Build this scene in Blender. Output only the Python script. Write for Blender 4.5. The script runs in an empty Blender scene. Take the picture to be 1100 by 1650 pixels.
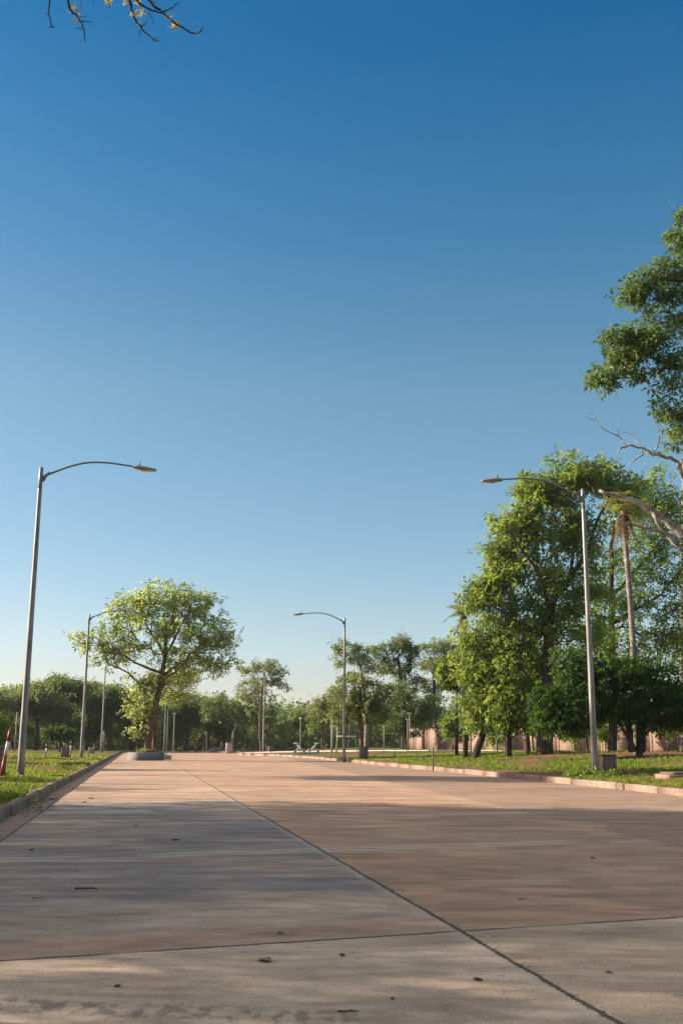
import bpy, math, random
import numpy as np
from mathutils import Vector, Matrix

# ------------------------------------------------------------------ camera, light, exposure
S = bpy.context.scene
COL = S.collection
FPX = 1704.0                       # focal length in pixels of the 1100x1650 frame
PITCH = math.atan(374.5 / FPX)
ROLL = 0.006
CAM_H = 1.15
cf = np.array([0, math.cos(PITCH), math.sin(PITCH)])
_u0 = np.array([0, -math.sin(PITCH), math.cos(PITCH)]); _r0 = np.array([1.0, 0, 0])
_c = math.sqrt(1 - ROLL * ROLL)
cr = _c * _r0 + ROLL * _u0
cu = _c * _u0 - ROLL * _r0
cam_data = bpy.data.cameras.new('camera')
cam_data.sensor_fit = 'VERTICAL'; cam_data.sensor_height = 24.0
cam_data.lens = 24.0 * FPX / 1650.0
cam_data.clip_start = 0.1; cam_data.clip_end = 6000
cam = bpy.data.objects.new('camera', cam_data); COL.objects.link(cam)
m = Matrix.Identity(4)
for i in range(3):
    m[i][0] = cr[i]; m[i][1] = cu[i]; m[i][2] = -cf[i]
m[2][3] = CAM_H
cam.matrix_world = m
S.camera = cam

SUN_EL = math.radians(22); SUN_AZ = math.radians(9)      # azimuth: how far ahead of straight left
SUN_DIR = Vector((-math.cos(SUN_AZ) * math.cos(SUN_EL), math.sin(SUN_AZ) * math.cos(SUN_EL), math.sin(SUN_EL)))
W = bpy.data.worlds.new('World'); S.world = W; W.use_nodes = True
wn = W.node_tree; bg = wn.nodes['Background']
sky = wn.nodes.new('ShaderNodeTexSky'); sky.sky_type = 'NISHITA'; sky.sun_disc = False
sky.sun_elevation = SUN_EL; sky.sun_rotation = math.atan2(SUN_DIR.x, SUN_DIR.y)
sky.altitude = 100; sky.air_density = 1.0; sky.dust_density = 0.7; sky.ozone_density = 2.5
hs = wn.nodes.new('ShaderNodeHueSaturation'); hs.inputs['Saturation'].default_value = 1.3; hs.inputs['Hue'].default_value = .487
wn.links.new(sky.outputs[0], hs.inputs['Color'])
tcw = wn.nodes.new('ShaderNodeTexCoord'); sxw = wn.nodes.new('ShaderNodeSeparateXYZ'); wn.links.new(tcw.outputs['Generated'], sxw.inputs[0])
rpw = wn.nodes.new('ShaderNodeValToRGB'); wn.links.new(sxw.outputs[2], rpw.inputs[0])     # sky tint by height; top stop is warm fill light added out of view
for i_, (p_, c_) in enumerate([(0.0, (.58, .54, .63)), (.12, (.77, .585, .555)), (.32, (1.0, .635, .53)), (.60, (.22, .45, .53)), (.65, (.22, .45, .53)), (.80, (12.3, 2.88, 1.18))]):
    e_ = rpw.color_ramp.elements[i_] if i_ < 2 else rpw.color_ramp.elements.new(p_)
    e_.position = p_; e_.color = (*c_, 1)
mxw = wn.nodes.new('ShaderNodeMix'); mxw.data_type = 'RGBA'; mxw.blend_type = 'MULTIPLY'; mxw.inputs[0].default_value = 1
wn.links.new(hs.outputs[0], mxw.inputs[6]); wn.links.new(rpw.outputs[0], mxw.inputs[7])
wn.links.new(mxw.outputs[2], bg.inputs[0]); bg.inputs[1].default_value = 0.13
sl = bpy.data.lights.new('sun', 'SUN'); sl.energy = 5.0; sl.angle = math.radians(0.53); sl.color = (1.0, 0.86, 0.70)
so = bpy.data.objects.new('sun', sl); COL.objects.link(so)
so.rotation_euler = SUN_DIR.to_track_quat('Z', 'Y').to_euler(); so.location = SUN_DIR * 100
S.view_settings.view_transform = 'Standard'; S.view_settings.look = 'None'
S.view_settings.gamma = 1.0; S.view_settings.exposure = 1.1
S.cycles.max_bounces = 8; S.cycles.transparent_max_bounces = 8

def pray(px, py):
    return cf + cr * (px - 550) / FPX - cu * (py - 825) / FPX
def pix(px, py, Y):
    """world point at depth Y (metres ahead) seen at a pixel of the photo"""
    v = pray(px, py); v = v * (Y / v[1]); return v + np.array([0, 0, CAM_H])
def pground(px, py, z=0.0):
    v = pray(px, py); t = (z - CAM_H) / v[2]; return v * t + np.array([0, 0, CAM_H])

# ------------------------------------------------------------------ mesh helpers
def build(name, V, F, mat, parent=None, smooth=False, tint=None, attr=None):
    V = np.asarray(V, dtype=np.float32).reshape(-1, 3)
    me = bpy.data.meshes.new(name)
    if isinstance(F, np.ndarray):
        k = F.shape[1]; flat = F.astype(np.int32).ravel(); starts = np.arange(len(F), dtype=np.int32) * k
    else:
        flat = np.array([i for f in F for i in f], dtype=np.int32)
        ln = np.array([len(f) for f in F], dtype=np.int32); starts = np.concatenate([[0], np.cumsum(ln)[:-1]]).astype(np.int32)
    me.vertices.add(len(V)); me.vertices.foreach_set('co', V.ravel())
    me.loops.add(len(flat)); me.loops.foreach_set('vertex_index', flat)
    me.polygons.add(len(starts)); me.polygons.foreach_set('loop_start', starts)
    if smooth: me.polygons.foreach_set('use_smooth', np.ones(len(starts), dtype=bool))
    if tint is not None:
        a = me.attributes.new('tint', 'FLOAT', 'FACE'); a.data.foreach_set('value', np.asarray(tint, dtype=np.float32))
    for an, av in (attr or {}).items():
        a = me.attributes.new(an, 'FLOAT', 'POINT'); a.data.foreach_set('value', np.asarray(av, dtype=np.float32))
    me.update(calc_edges=True)
    if mat: me.materials.append(mat)
    o = bpy.data.objects.new(name, me); COL.objects.link(o)
    if parent is not None: o.parent = parent
    return o

class MB:
    """collects shapes into one mesh"""
    def __init__(s): s.V = []; s.F = []; s.n = 0
    def add(s, V, F):
        V = np.asarray(V, dtype=float); s.V.append(V)
        s.F += [tuple(int(i) + s.n for i in f) for f in F]; s.n += len(V); return s
    def box(s, c, size, rz=0.0, bev=0.0, taper=1.0):
        hx, hy, hz = [q / 2 for q in size]; b = min(bev, hx * .9, hy * .9, hz * .9)
        rings = []
        zs = [(-hz, b), (-hz + b, 0), (hz - b, 0), (hz, b)] if b > 0 else [(-hz, 0), (hz, 0)]
        V = []
        for z, i in zs:
            t = 1 + (taper - 1) * (z + hz) / (2 * hz)
            x, y = (hx - i) * t, (hy - i) * t; bb = b if b > 0 else 0
            if b > 0:
                r = [(-x, -y + bb), (-x + bb, -y), (x - bb, -y), (x, -y + bb), (x, y - bb), (x - bb, y), (-x + bb, y), (-x, y - bb)]
            else:
                r = [(-x, -y), (x, -y), (x, y), (-x, y)]
            V += [(p, q, z) for p, q in r]
        k = len(V) // len(zs); F = []
        for j in range(len(zs) - 1):
            for i in range(k): F.append((j * k + i, j * k + (i + 1) % k, (j + 1) * k + (i + 1) % k, (j + 1) * k + i))
        F.append(tuple(range(k - 1, -1, -1))); F.append(tuple(range((len(zs) - 1) * k, len(zs) * k)))
        V = np.array(V); cz, sz = math.cos(rz), math.sin(rz)
        V = np.stack([V[:, 0] * cz - V[:, 1] * sz, V[:, 0] * sz + V[:, 1] * cz, V[:, 2]], 1) + np.array(c)
        return s.add(V, F)
    def tube(s, pts, radii, sides=8, cap=True, rough=0.0, rng=None):
        P = np.asarray(pts, dtype=float); n = len(P)
        R = np.full(n, radii) if np.isscalar(radii) else np.asarray(radii, dtype=float)
        T = np.gradient(P, axis=0); T /= np.linalg.norm(T, axis=1)[:, None] + 1e-9
        ref = np.array([1.0, 0, 0]) if abs(T[0][0]) < .8 else np.array([0, 1.0, 0])
        V = []
        for i in range(n):
            a = ref - T[i] * ref.dot(T[i]); a /= np.linalg.norm(a) + 1e-9; ref = a
            b = np.cross(T[i], a); ang = np.arange(sides) * 2 * math.pi / sides
            rr = R[i] * (1 + (rng.normal(0, rough, sides) if rough else 0))
            V.append(P[i] + (np.cos(ang) * rr)[:, None] * a + (np.sin(ang) * rr)[:, None] * b)
        V = np.concatenate(V); F = []
        for j in range(n - 1):
            for i in range(sides): F.append((j * sides + i, j * sides + (i + 1) % sides, (j + 1) * sides + (i + 1) % sides, (j + 1) * sides + i))
        if cap:
            F.append(tuple(range(sides - 1, -1, -1))); F.append(tuple(range((n - 1) * sides, n * sides)))
        return s.add(V, F)
    def lathe(s, prof, c=(0, 0, 0), sides=32):
        V = []
        for r, z in prof:
            for i in range(sides):
                a = i * 2 * math.pi / sides; V.append((c[0] + r * math.cos(a), c[1] + r * math.sin(a), c[2] + z))
        F = []
        for j in range(len(prof) - 1):
            for i in range(sides): F.append((j * sides + i, j * sides + (i + 1) % sides, (j + 1) * sides + (i + 1) % sides, (j + 1) * sides + i))
        F.append(tuple(range(sides - 1, -1, -1))); F.append(tuple(range((len(prof) - 1) * sides, len(prof) * sides)))
        return s.add(V, F)
    def build(s, name, mat, parent=None, smooth=False):
        return build(name, np.concatenate(s.V), s.F, mat, parent, smooth)

def thing(name, label, cat, loc=(0, 0, 0), rz=0.0, group=None):
    o = bpy.data.objects.new(name, None); COL.objects.link(o)
    o.empty_display_size = .3; o.location = loc; o.rotation_euler = (0, 0, rz)
    return tag(o, label, cat, group)
def tag(o, label, cat, group=None, kind=None):
    o['label'] = label; o['category'] = cat
    if group: o['group'] = group
    if kind: o['kind'] = kind
    return o
def struct(o): o['kind'] = 'structure'; return o
def dup(root, loc, rz, label, group=None):
    r = root.copy(); COL.objects.link(r); r.location = loc; r.rotation_euler = (0, 0, rz); r['label'] = label
    if group: r['group'] = group
    for ch in list(root.children):
        c = ch.copy(); COL.objects.link(c); c.parent = r
        for g in list(ch.children):
            d = g.copy(); COL.objects.link(d); d.parent = c
    return r

def vnoise(x, y, seed=0):
    """smooth value noise in numpy, 0..1"""
    def h(i, j):
        n = (i * 374761393 + j * 668265263 + seed * 144665) & 0x7fffffff
        n = ((n ^ (n >> 13)) * 1274126177) & 0x7fffffff
        return ((n ^ (n >> 16)) & 0xffff) / 65535.0
    x = np.asarray(x, float); y = np.asarray(y, float)
    xi = np.floor(x).astype(np.int64); yi = np.floor(y).astype(np.int64); fx = x - xi; fy = y - yi
    fx = fx * fx * (3 - 2 * fx); fy = fy * fy * (3 - 2 * fy)
    return (h(xi, yi) * (1 - fx) + h(xi + 1, yi) * fx) * (1 - fy) + (h(xi, yi + 1) * (1 - fx) + h(xi + 1, yi + 1) * fx) * fy

# ------------------------------------------------------------------ materials
class NT:
    def __init__(s, name):
        s.m = bpy.data.materials.new(name); s.m.use_nodes = True; s.t = s.m.node_tree
        s.b = s.t.nodes['Principled BSDF']; s.out = s.t.nodes['Material Output']
    def n(s, typ, **kw):
        o = s.t.nodes.new(typ)
        for k, v in kw.items():
            if k.startswith('i_'): o.inputs[k[2:].replace('_', ' ')].default_value = v
            else: setattr(o, k, v)
        return o
    def l(s, a, b): s.t.links.new(a, b)
    def val(s, x):
        return x
    def math(s, op, a, b=None, c=None):
        o = s.n('ShaderNodeMath', operation=op)
        for i, q in enumerate((a, b, c)):
            if q is None: continue
            if isinstance(q, (int, float)): o.inputs[i].default_value = q
            else: s.l(q, o.inputs[i])
        return o.outputs[0]
    def noise(s, scale, detail=4, rough=.55, vec=None, dist=0.0):
        o = s.n('ShaderNodeTexNoise'); o.inputs['Scale'].default_value = scale; o.inputs['Detail'].default_value = detail
        o.inputs['Roughness'].default_value = rough; o.inputs['Distortion'].default_value = dist
        if vec is not None: s.l(vec, o.inputs['Vector'])
        return o.outputs['Fac']
    def ramp(s, fac, stops):
        o = s.n('ShaderNodeValToRGB'); e = o.color_ramp.elements
        while len(e) < len(stops): e.new(.5)
        for q, (p, c) in zip(e, stops): q.position = p; q.color = (*c, 1) if len(c) == 3 else c
        s.l(fac, o.inputs[0]); return o.outputs[0]
    def fac(s, x, lo, hi):
        o = s.n('ShaderNodeMapRange'); o.interpolation_type = 'SMOOTHSTEP'
        o.inputs['From Min'].default_value = lo; o.inputs['From Max'].default_value = hi
        s.l(x, o.inputs['Value']); return o.outputs[0]
    def mix(s, f, a, b, mode='MIX'):
        o = s.n('ShaderNodeMix', data_type='RGBA', blend_type=mode)
        for sock, q in ((o.inputs[0], f), (o.inputs[6], a), (o.inputs[7], b)):
            if isinstance(q, (int, float)): sock.default_value = q
            elif isinstance(q, tuple): sock.default_value = (*q, 1)
            else: s.l(q, sock)
        return o.outputs[2]
    def bump(s, h, strength=.3, dist=.02):
        o = s.n('ShaderNodeBump'); o.inputs['Strength'].default_value = strength; o.inputs['Distance'].default_value = dist
        s.l(h, o.inputs['Height']); s.l(o.outputs[0], s.b.inputs['Normal'])
    def pos(s): return s.n('ShaderNodeNewGeometry').outputs['Position']
    def obj(s): return s.n('ShaderNodeTexCoord').outputs['Object']
    def mapv(s, vec, scale=(1, 1, 1), rz=0.0, loc=(0, 0, 0)):
        o = s.n('ShaderNodeMapping'); o.inputs['Scale'].default_value = scale; o.inputs['Rotation'].default_value = (0, 0, rz)
        o.inputs['Location'].default_value = loc; s.l(vec, o.inputs['Vector']); return o.outputs[0]

def leaf_mat(name, stops, trans=(.16, .24, .03), tw=.4, rough=.5, spec=.35):
    q = NT(name); a = q.n('ShaderNodeAttribute', attribute_name='tint')
    col = q.ramp(a.outputs['Fac'], stops)
    q.l(col, q.b.inputs['Base Color']); q.b.inputs['Roughness'].default_value = rough
    q.b.inputs['Specular IOR Level'].default_value = spec
    t = q.n('ShaderNodeBsdfTranslucent'); tc = q.mix(.6, col, trans); q.l(tc, t.inputs[0])
    mx = q.n('ShaderNodeMixShader'); mx.inputs[0].default_value = tw
    q.l(q.b.outputs[0], mx.inputs[1]); q.l(t.outputs[0], mx.inputs[2]); q.l(mx.outputs[0], q.out.inputs[0])
    return q.m
def bark_mat(name, a, b, scale=6.0, stretch=(1, 1, .25), bs=.6):
    q = NT(name); v = q.mapv(q.obj(), stretch); n1 = q.noise(scale, 6, .6, v); n2 = q.noise(scale * .3, 3, .5, q.obj())
    c = q.mix(q.fac(n1, .35, .65), a, b); c = q.mix(q.fac(n2, .5, .7), c, tuple(min(1, x * 1.35) for x in b))
    q.l(c, q.b.inputs['Base Color']); q.b.inputs['Roughness'].default_value = .9; q.b.inputs['Specular IOR Level'].default_value = .2
    q.bump(n1, bs, .04); return q.m
def plain(name, a, b=None, rough=.7, metal=0.0, scale=20.0, bump=.1, emit=None):
    q = NT(name); b = b or tuple(x * .8 for x in a)
    n1 = q.noise(scale, 5, .6, q.obj()); q.l(q.mix(q.fac(n1, .3, .7), a, b), q.b.inputs['Base Color'])
    q.b.inputs['Roughness'].default_value = rough; q.b.inputs['Metallic'].default_value = metal
    if bump: q.bump(n1, bump, .01)
    return q.m

M = {}
M['leaf_fresh'] = leaf_mat('leaf_fresh', [(0, (.055, .11, .02)), (.5, (.115, .185, .032)), (.85, (.19, .25, .045)), (1, (.29, .23, .07))], (.48, .58, .09), .52)
M['leaf_pale'] = leaf_mat('leaf_pale', [(0, (.08, .13, .035)), (.5, (.17, .24, .06)), (.85, (.26, .31, .09)), (1, (.34, .28, .11))], (.62, .70, .20), .6)
M['leaf_mid'] = leaf_mat('leaf_mid', [(0, (.04, .09, .015)), (.6, (.09, .155, .022)), (1, (.18, .22, .04))], (.42, .54, .07), .55)
M['leaf_dark'] = leaf_mat('leaf_dark', [(0, (.013, .038, .009)), (.6, (.028, .062, .012)), (1, (.085, .14, .025))], (.17, .29, .03), .42, .6, .15)
M['leaf_olive'] = leaf_mat('leaf_olive', [(0, (.06, .09, .03)), (.6, (.12, .155, .05)), (1, (.20, .21, .07))], (.38, .44, .10), .52)
M['leaf_wood'] = leaf_mat('leaf_wood', [(0, (.035, .07, .026)), (.6, (.068, .11, .036)), (1, (.13, .165, .05))], (.30, .40, .08), .5)
M['leaf_upper'] = leaf_mat('leaf_upper', [(0, (.035, .075, .025)), (.5, (.08, .14, .04)), (.9, (.11, .14, .035)), (1, (.17, .14, .04))], (.24, .34, .06), .48)
M['palm_green'] = leaf_mat('palm_green', [(0, (.12, .17, .03)), (1, (.26, .29, .08))], (.45, .45, .1), .45)
M['palm_dead'] = leaf_mat('palm_dead', [(0, (.16, .10, .05)), (1, (.28, .19, .10))], (.3, .2, .1), .25)
M['petal'] = leaf_mat('petal', [(0, (.55, .42, .12)), (1, (.75, .62, .25))], (.7, .5, .15), .4)
M['bark_dark'] = bark_mat('bark_dark', (.028, .020, .015), (.075, .055, .042))
M['bark_brown'] = bark_mat('bark_brown', (.07, .042, .028), (.16, .105, .075))
M['bark_grey'] = bark_mat('bark_grey', (.13, .105, .085), (.26, .22, .18))
M['bark_red'] = bark_mat('bark_red', (.09, .05, .032), (.17, .10, .07))
M['bark_pale'] = bark_mat('bark_pale', (.25, .2, .155), (.42, .35, .28))
M['bark_palm'] = bark_mat('bark_palm', (.14, .112, .092), (.25, .21, .175), 9, (.3, .3, 2.2))
M['deadwood'] = bark_mat('deadwood', (.15, .118, .10), (.40, .34, .29), 7, (1, 1, 1), .5)
M['twig'] = bark_mat('twig', (.03, .022, .02), (.07, .055, .05))

def grass_ground(name):
    q = NT(name); p = q.pos(); a = q.n('ShaderNodeAttribute', attribute_name='soil').outputs['Fac']
    n1 = q.noise(.9, 5, .6, p); n2 = q.noise(14, 4, .6, p)
    g = q.mix(q.fac(n1, .35, .65), (.045, .085, .016), (.12, .135, .028))
    g = q.mix(q.fac(n2, .35, .7), g, (.10, .095, .03))
    s = q.mix(q.fac(n2, .3, .7), (.13, .06, .035), (.24, .13, .08))
    f = q.fac(q.math('ADD', a, q.math('MULTIPLY', q.math('SUBTRACT', n2, .5), .6)), .4, .6)
    q.l(q.mix(f, g, s), q.b.inputs['Base Color']); q.b.inputs['Roughness'].default_value = .95
    q.b.inputs['Specular IOR Level'].default_value = .15
    q.bump(n2, .8, .06); return q.m
M['lawn'] = grass_ground('lawn')
M['blade'] = leaf_mat('blade', [(0, (.06, .13, .015)), (.5, (.145, .20, .03)), (.8, (.25, .26, .055)), (1, (.33, .26, .11))], (.38, .42, .06), .5, .6, .2)

# road: concrete lanes in road axes u (across) and v (along)
TH = 0.1845; CT, ST = math.cos(TH), math.sin(TH)
def uv(X, Y): return X * CT + Y * ST, -X * ST + Y * CT
def xy(u, v): return u * CT - v * ST, u * ST + v * CT
def road_mat():
    q = NT('road_concrete'); p = q.pos()
    sp = q.n('ShaderNodeSeparateXYZ'); q.l(p, sp.inputs[0]); X, Y = sp.outputs[0], sp.outputs[1]
    U = q.math('ADD', q.math('MULTIPLY', X, CT), q.math('MULTIPLY', Y, ST))
    Vv = q.math('SUBTRACT', q.math('MULTIPLY', Y, CT), q.math('MULTIPLY', X, ST))
    wob = q.math('MULTIPLY', q.math('SUBTRACT', q.noise(2.2, 4, .6, p), .5), .05)
    wob2 = q.math('MULTIPLY', q.math('SUBTRACT', q.noise(16, 5, .7, p), .5), .045)
    Uw = q.math('ADD', q.math('ADD', U, wob), wob2)
    skew = q.math('SUBTRACT', Vv, q.math('MULTIPLY', U, .19))
    Vw = q.math('ADD', q.math('ADD', skew, wob), wob2)
    def line(x, c, w):                      # 1 on the line
        d = q.math('ABSOLUTE', q.math('SUBTRACT', x, c)); return q.math('SUBTRACT', 1.0, q.fac(d, w * .6, w * 1.3))
    vm = q.math('ABSOLUTE', q.math('SUBTRACT', q.math('FLOORED_MODULO', q.math('SUBTRACT', Vw, 6.45 - 2.65), 5.3), 2.65))
    trans = q.math('SUBTRACT', 1.0, q.fac(vm, .010, .032))
    halo = q.math('MULTIPLY', q.math('SUBTRACT', 1.0, q.fac(vm, .05, .32)), q.math('ADD', .35, q.math('MULTIPLY', q.fac(Vw, 7.5, 9.0), .65)))
    gap = q.fac(q.noise(1.1, 3, .6, p), .36, .5)
    trans = q.math('MULTIPLY', trans, q.math('ADD', .35, q.math('MULTIPLY', gap, .65)))
    ln = q.math('MAXIMUM', q.math('MAXIMUM', line(Uw, 2.06, .017), q.math('MULTIPLY', line(Uw, 2.07, .036), q.fac(q.noise(24, 3, .6, p), .55, .64))), line(Uw, -1.55, .014))
    ln = q.math('MAXIMUM', ln, q.math('MULTIPLY', line(Uw, 9.6, .016), .5))
    joint = q.math('MAXIMUM', ln, trans)
    # streaks across the road, large patches and fine grain
    stv = q.mapv(p, (.28, 2.2, 1), TH + .19)
    st = q.noise(1.3, 8, .68, q.mapv(p, (.62, 1.35, 1), -(TH + .12)))
    big = q.noise(.22, 4, .55, p); big2 = q.noise(.55, 5, .6, q.mapv(p, (.6, 1.3, 1), -TH))
    fine = q.noise(60, 4, .65, p); grain = q.noise(260, 2, .6, p)
    c = q.mix(q.fac(big2, .32, .68), (.42, .258, .170), (.57, .385, .265))
    rust = q.noise(.33, 5, .62, q.mapv(p, (.7, 1.5, 1), -TH))
    c = q.mix(q.math('MULTIPLY', q.fac(rust, .50, .66), .68), c, (.44, .22, .125))
    c = q.mix(q.math('MULTIPLY', q.fac(big, .52, .40), .55), c, (.31, .22, .165))
    rl_ = q.fac(Uw, 2.0, 2.1); c = q.mix(q.math('MULTIPLY', rl_, .4), c, (.45, .262, .165))
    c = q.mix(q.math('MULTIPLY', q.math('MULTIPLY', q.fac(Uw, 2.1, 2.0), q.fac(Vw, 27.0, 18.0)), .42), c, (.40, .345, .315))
    grime_shade = q.math('MULTIPLY', q.fac(Uw, 2.1, 2.0), q.math('MULTIPLY', q.fac(Vw, 6.9, 9.2), q.fac(Vw, 26.0, 19.0)))  # left lane stains, deepened so their colour also carries the cool shadow
    grime_shade = q.math('MULTIPLY', grime_shade, q.fac(q.noise(.6, 5, .65, q.mapv(p, (.55, 1.6, 1), -TH)), .36, .56)); c = q.mix(q.math('MULTIPLY', grime_shade, .74), c, (.185, .172, .178))
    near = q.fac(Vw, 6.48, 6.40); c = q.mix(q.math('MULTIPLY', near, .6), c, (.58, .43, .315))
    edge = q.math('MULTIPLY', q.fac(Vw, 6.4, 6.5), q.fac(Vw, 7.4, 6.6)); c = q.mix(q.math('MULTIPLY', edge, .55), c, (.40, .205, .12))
    # mottling: broom streaks, blotches, grain, all multiplied into one tone
    med = q.noise(2.2, 8, .7, q.mapv(p, (.7, 1.3, 1), -TH)); stf = q.noise(4.5, 8, .72, q.mapv(p, (.7, 1.6, 1), -(TH + .1)))
    tone = q.math('ADD', q.math('MULTIPLY', st, .45), q.math('ADD', q.math('MULTIPLY', med, .35), q.math('MULTIPLY', q.math('ADD', stf, fine), .25)))
    tone = q.ramp(q.fac(tone, .40, .90), [(0, (.34, .33, .34)), (.35, (.68, .67, .67)), (.6, (1.0, 1.0, 1.0)), (1, (1.38, 1.36, 1.32))])
    c = q.mix(.9, c, tone, 'MULTIPLY')
    # row of dark blotches across the nearest slab
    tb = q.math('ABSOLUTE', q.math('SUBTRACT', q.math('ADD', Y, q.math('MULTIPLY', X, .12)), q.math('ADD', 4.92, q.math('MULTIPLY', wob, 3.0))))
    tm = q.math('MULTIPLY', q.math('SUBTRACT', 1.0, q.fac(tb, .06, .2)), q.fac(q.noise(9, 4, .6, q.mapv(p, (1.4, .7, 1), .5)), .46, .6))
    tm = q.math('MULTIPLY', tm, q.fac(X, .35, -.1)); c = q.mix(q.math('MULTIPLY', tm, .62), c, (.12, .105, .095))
    c = q.mix(q.math('MULTIPLY', q.math('MULTIPLY', halo, gap), .5), c, (.60, .51, .43))
    hm = q.math('SUBTRACT', 1.0, q.fac(q.math('ABSOLUTE', q.math('SUBTRACT', Uw, 2.02)), .02, .09)); c = q.mix(q.math('MULTIPLY', hm, .25), c, (.54, .46, .38))
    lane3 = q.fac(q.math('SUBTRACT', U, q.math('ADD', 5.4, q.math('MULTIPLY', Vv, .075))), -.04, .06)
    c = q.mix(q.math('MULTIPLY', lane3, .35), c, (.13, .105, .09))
    gut = q.fac(U, -1.5, -1.6); c = q.mix(q.math('MULTIPLY', gut, .55), c, (.27, .15, .11))
    # pale cement patch by the left joint
    pu = q.math('MULTIPLY', q.fac(q.math('ADD', U, wob), -1.5, -1.42), q.fac(U, .35, .15))
    pv = q.math('MULTIPLY', q.fac(q.math('ADD', Vw, wob), 19.0, 19.1), q.fac(Vw, 19.9, 19.6))
    c = q.mix(q.math('MULTIPLY', q.math('MULTIPLY', pu, pv), .7), c, (.42, .38, .34))
    sp1 = q.noise(85, 2, .5, p); c = q.mix(q.math('MULTIPLY', q.fac(sp1, .58, .66), .6), c, (.16, .12, .095)); c = q.mix(q.math('MULTIPLY', q.fac(sp1, .36, .29), .4), c, (.66, .54, .42))
    sp2 = q.noise(32, 3, .6, p); c = q.mix(q.math('MULTIPLY', q.fac(sp2, .60, .68), .5), c, (.17, .125, .095))
    cw = q.math('ABSOLUTE', q.math('SUBTRACT', q.noise(.7, 6, .6, q.mapv(p, (1, 1, 1), .6, (3.3, 1.7, 0))), .5)); c = q.mix(q.math('MULTIPLY', q.math('SUBTRACT', 1.0, q.fac(cw, .0008, .0026)), q.math('MULTIPLY', q.fac(q.noise(.25, 2, .5, p), .55, .65), .6)), c, (.12, .09, .075))
    spots = q.noise(7, 3, .5, p); c = q.mix(q.math('MULTIPLY', q.fac(spots, .66, .72), .35), c, (.12, .09, .075))
    c = q.mix(q.math('MULTIPLY', joint, .88), c, (.035, .03, .028))
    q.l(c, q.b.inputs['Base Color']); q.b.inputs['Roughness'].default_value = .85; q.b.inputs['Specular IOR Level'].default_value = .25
    h = q.math('ADD', q.math('MULTIPLY', fine, .5), q.math('MULTIPLY', grain, .35))
    h = q.math('ADD', h, q.math('MULTIPLY', st, .5)); h = q.math('SUBTRACT', h, q.math('MULTIPLY', joint, 2.5))
    q.bump(h, .45, .006); return q.m
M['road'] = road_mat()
def conc_mat(name, a, b, dirt, scale=5):
    q = NT(name); p = q.pos(); n1 = q.noise(scale, 6, .65, p); n2 = q.noise(scale * .25, 3, .5, p); n3 = q.noise(scale * 14, 3, .6, p)
    c = q.mix(q.fac(n1, .3, .7), a, b); c = q.mix(q.math('MULTIPLY', q.fac(n2, .45, .65), .7), c, dirt)
    c = q.mix(q.math('MULTIPLY', q.fac(n3, .5, .75), .3), c, tuple(x * .5 for x in a))
    q.l(c, q.b.inputs['Base Color']); q.b.inputs['Roughness'].default_value = .9; q.bump(n3, .4, .01); return q.m
M['kerb'] = conc_mat('kerb', (.20, .135, .10), (.33, .24, .185), (.19, .10, .065), 3)
M['kerb_dirty'] = conc_mat('kerb_dirty', (.19, .12, .08), (.31, .21, .145), (.18, .10, .06), 3)
M['conc_grey'] = conc_mat('conc_grey', (.15, .15, .15), (.22, .22, .22), (.14, .125, .11), 3)
M['conc_brown'] = conc_mat('conc_brown', (.12, .085, .07), (.21, .15, .125), (.12, .07, .05), 6)
M['conc_pale'] = conc_mat('conc_pale', (.36, .32, .28), (.46, .42, .37), (.30, .24, .2), 4)
M['wall'] = conc_mat('wall', (.22, .14, .105), (.32, .215, .165), (.13, .075, .055), .7)
M['path'] = conc_mat('path', (.40, .36, .32), (.48, .44, .40), (.36, .28, .23), 1.0)
M['soil'] = conc_mat('soil', (.14, .07, .042), (.22, .12, .075), (.10, .055, .035), 5)
def galv():
    q = NT('galvanised'); v = q.mapv(q.obj(), (1, 1, .12)); n = q.noise(9, 5, .6, v); n2 = q.noise(3, 3, .6, q.obj())
    c = q.mix(q.fac(n, .35, .65), (.15, .14, .13), (.30, .285, .27)); c = q.mix(q.math('MULTIPLY', q.fac(n2, .5, .7), .5), c, (.30, .25, .21))
    q.l(c, q.b.inputs['Base Color']); q.b.inputs['Metallic'].default_value = .3; q.b.inputs['Roughness'].default_value = .5
    q.bump(n, .1, .01); return q.m
M['galv'] = galv()
M['arm'] = plain('arm_paint', (.16, .17, .18), (.24, .25, .25), .5, .5)
M['head'] = plain('lamp_alloy', (.22, .19, .165), (.30, .26, .23), .5, .3)
M['lens'] = plain('lamp_lens', (.42, .30, .22), (.5, .38, .28), .25, 0, 20, 0)
M['white'] = plain('white_paint', (.72, .70, .67), (.6, .58, .55), .5)
M['red'] = plain('red_paint', (.28, .03, .022), (.2, .03, .022), .5)
M['green_paint'] = plain('green_paint', (.12, .28, .04), (.09, .22, .04), .5)
M['wood'] = plain('stake_wood', (.22, .14, .10), (.14, .09, .065), .85, 0, 12, .3)
M['dry_leaf'] = plain('dry_leaf', (.10, .06, .04), (.05, .03, .022), .8, 0, 30)
M['dry_pale'] = plain('dry_leaf_pale', (.24, .16, .10), (.14, .09, .06), .8, 0, 30)

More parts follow.
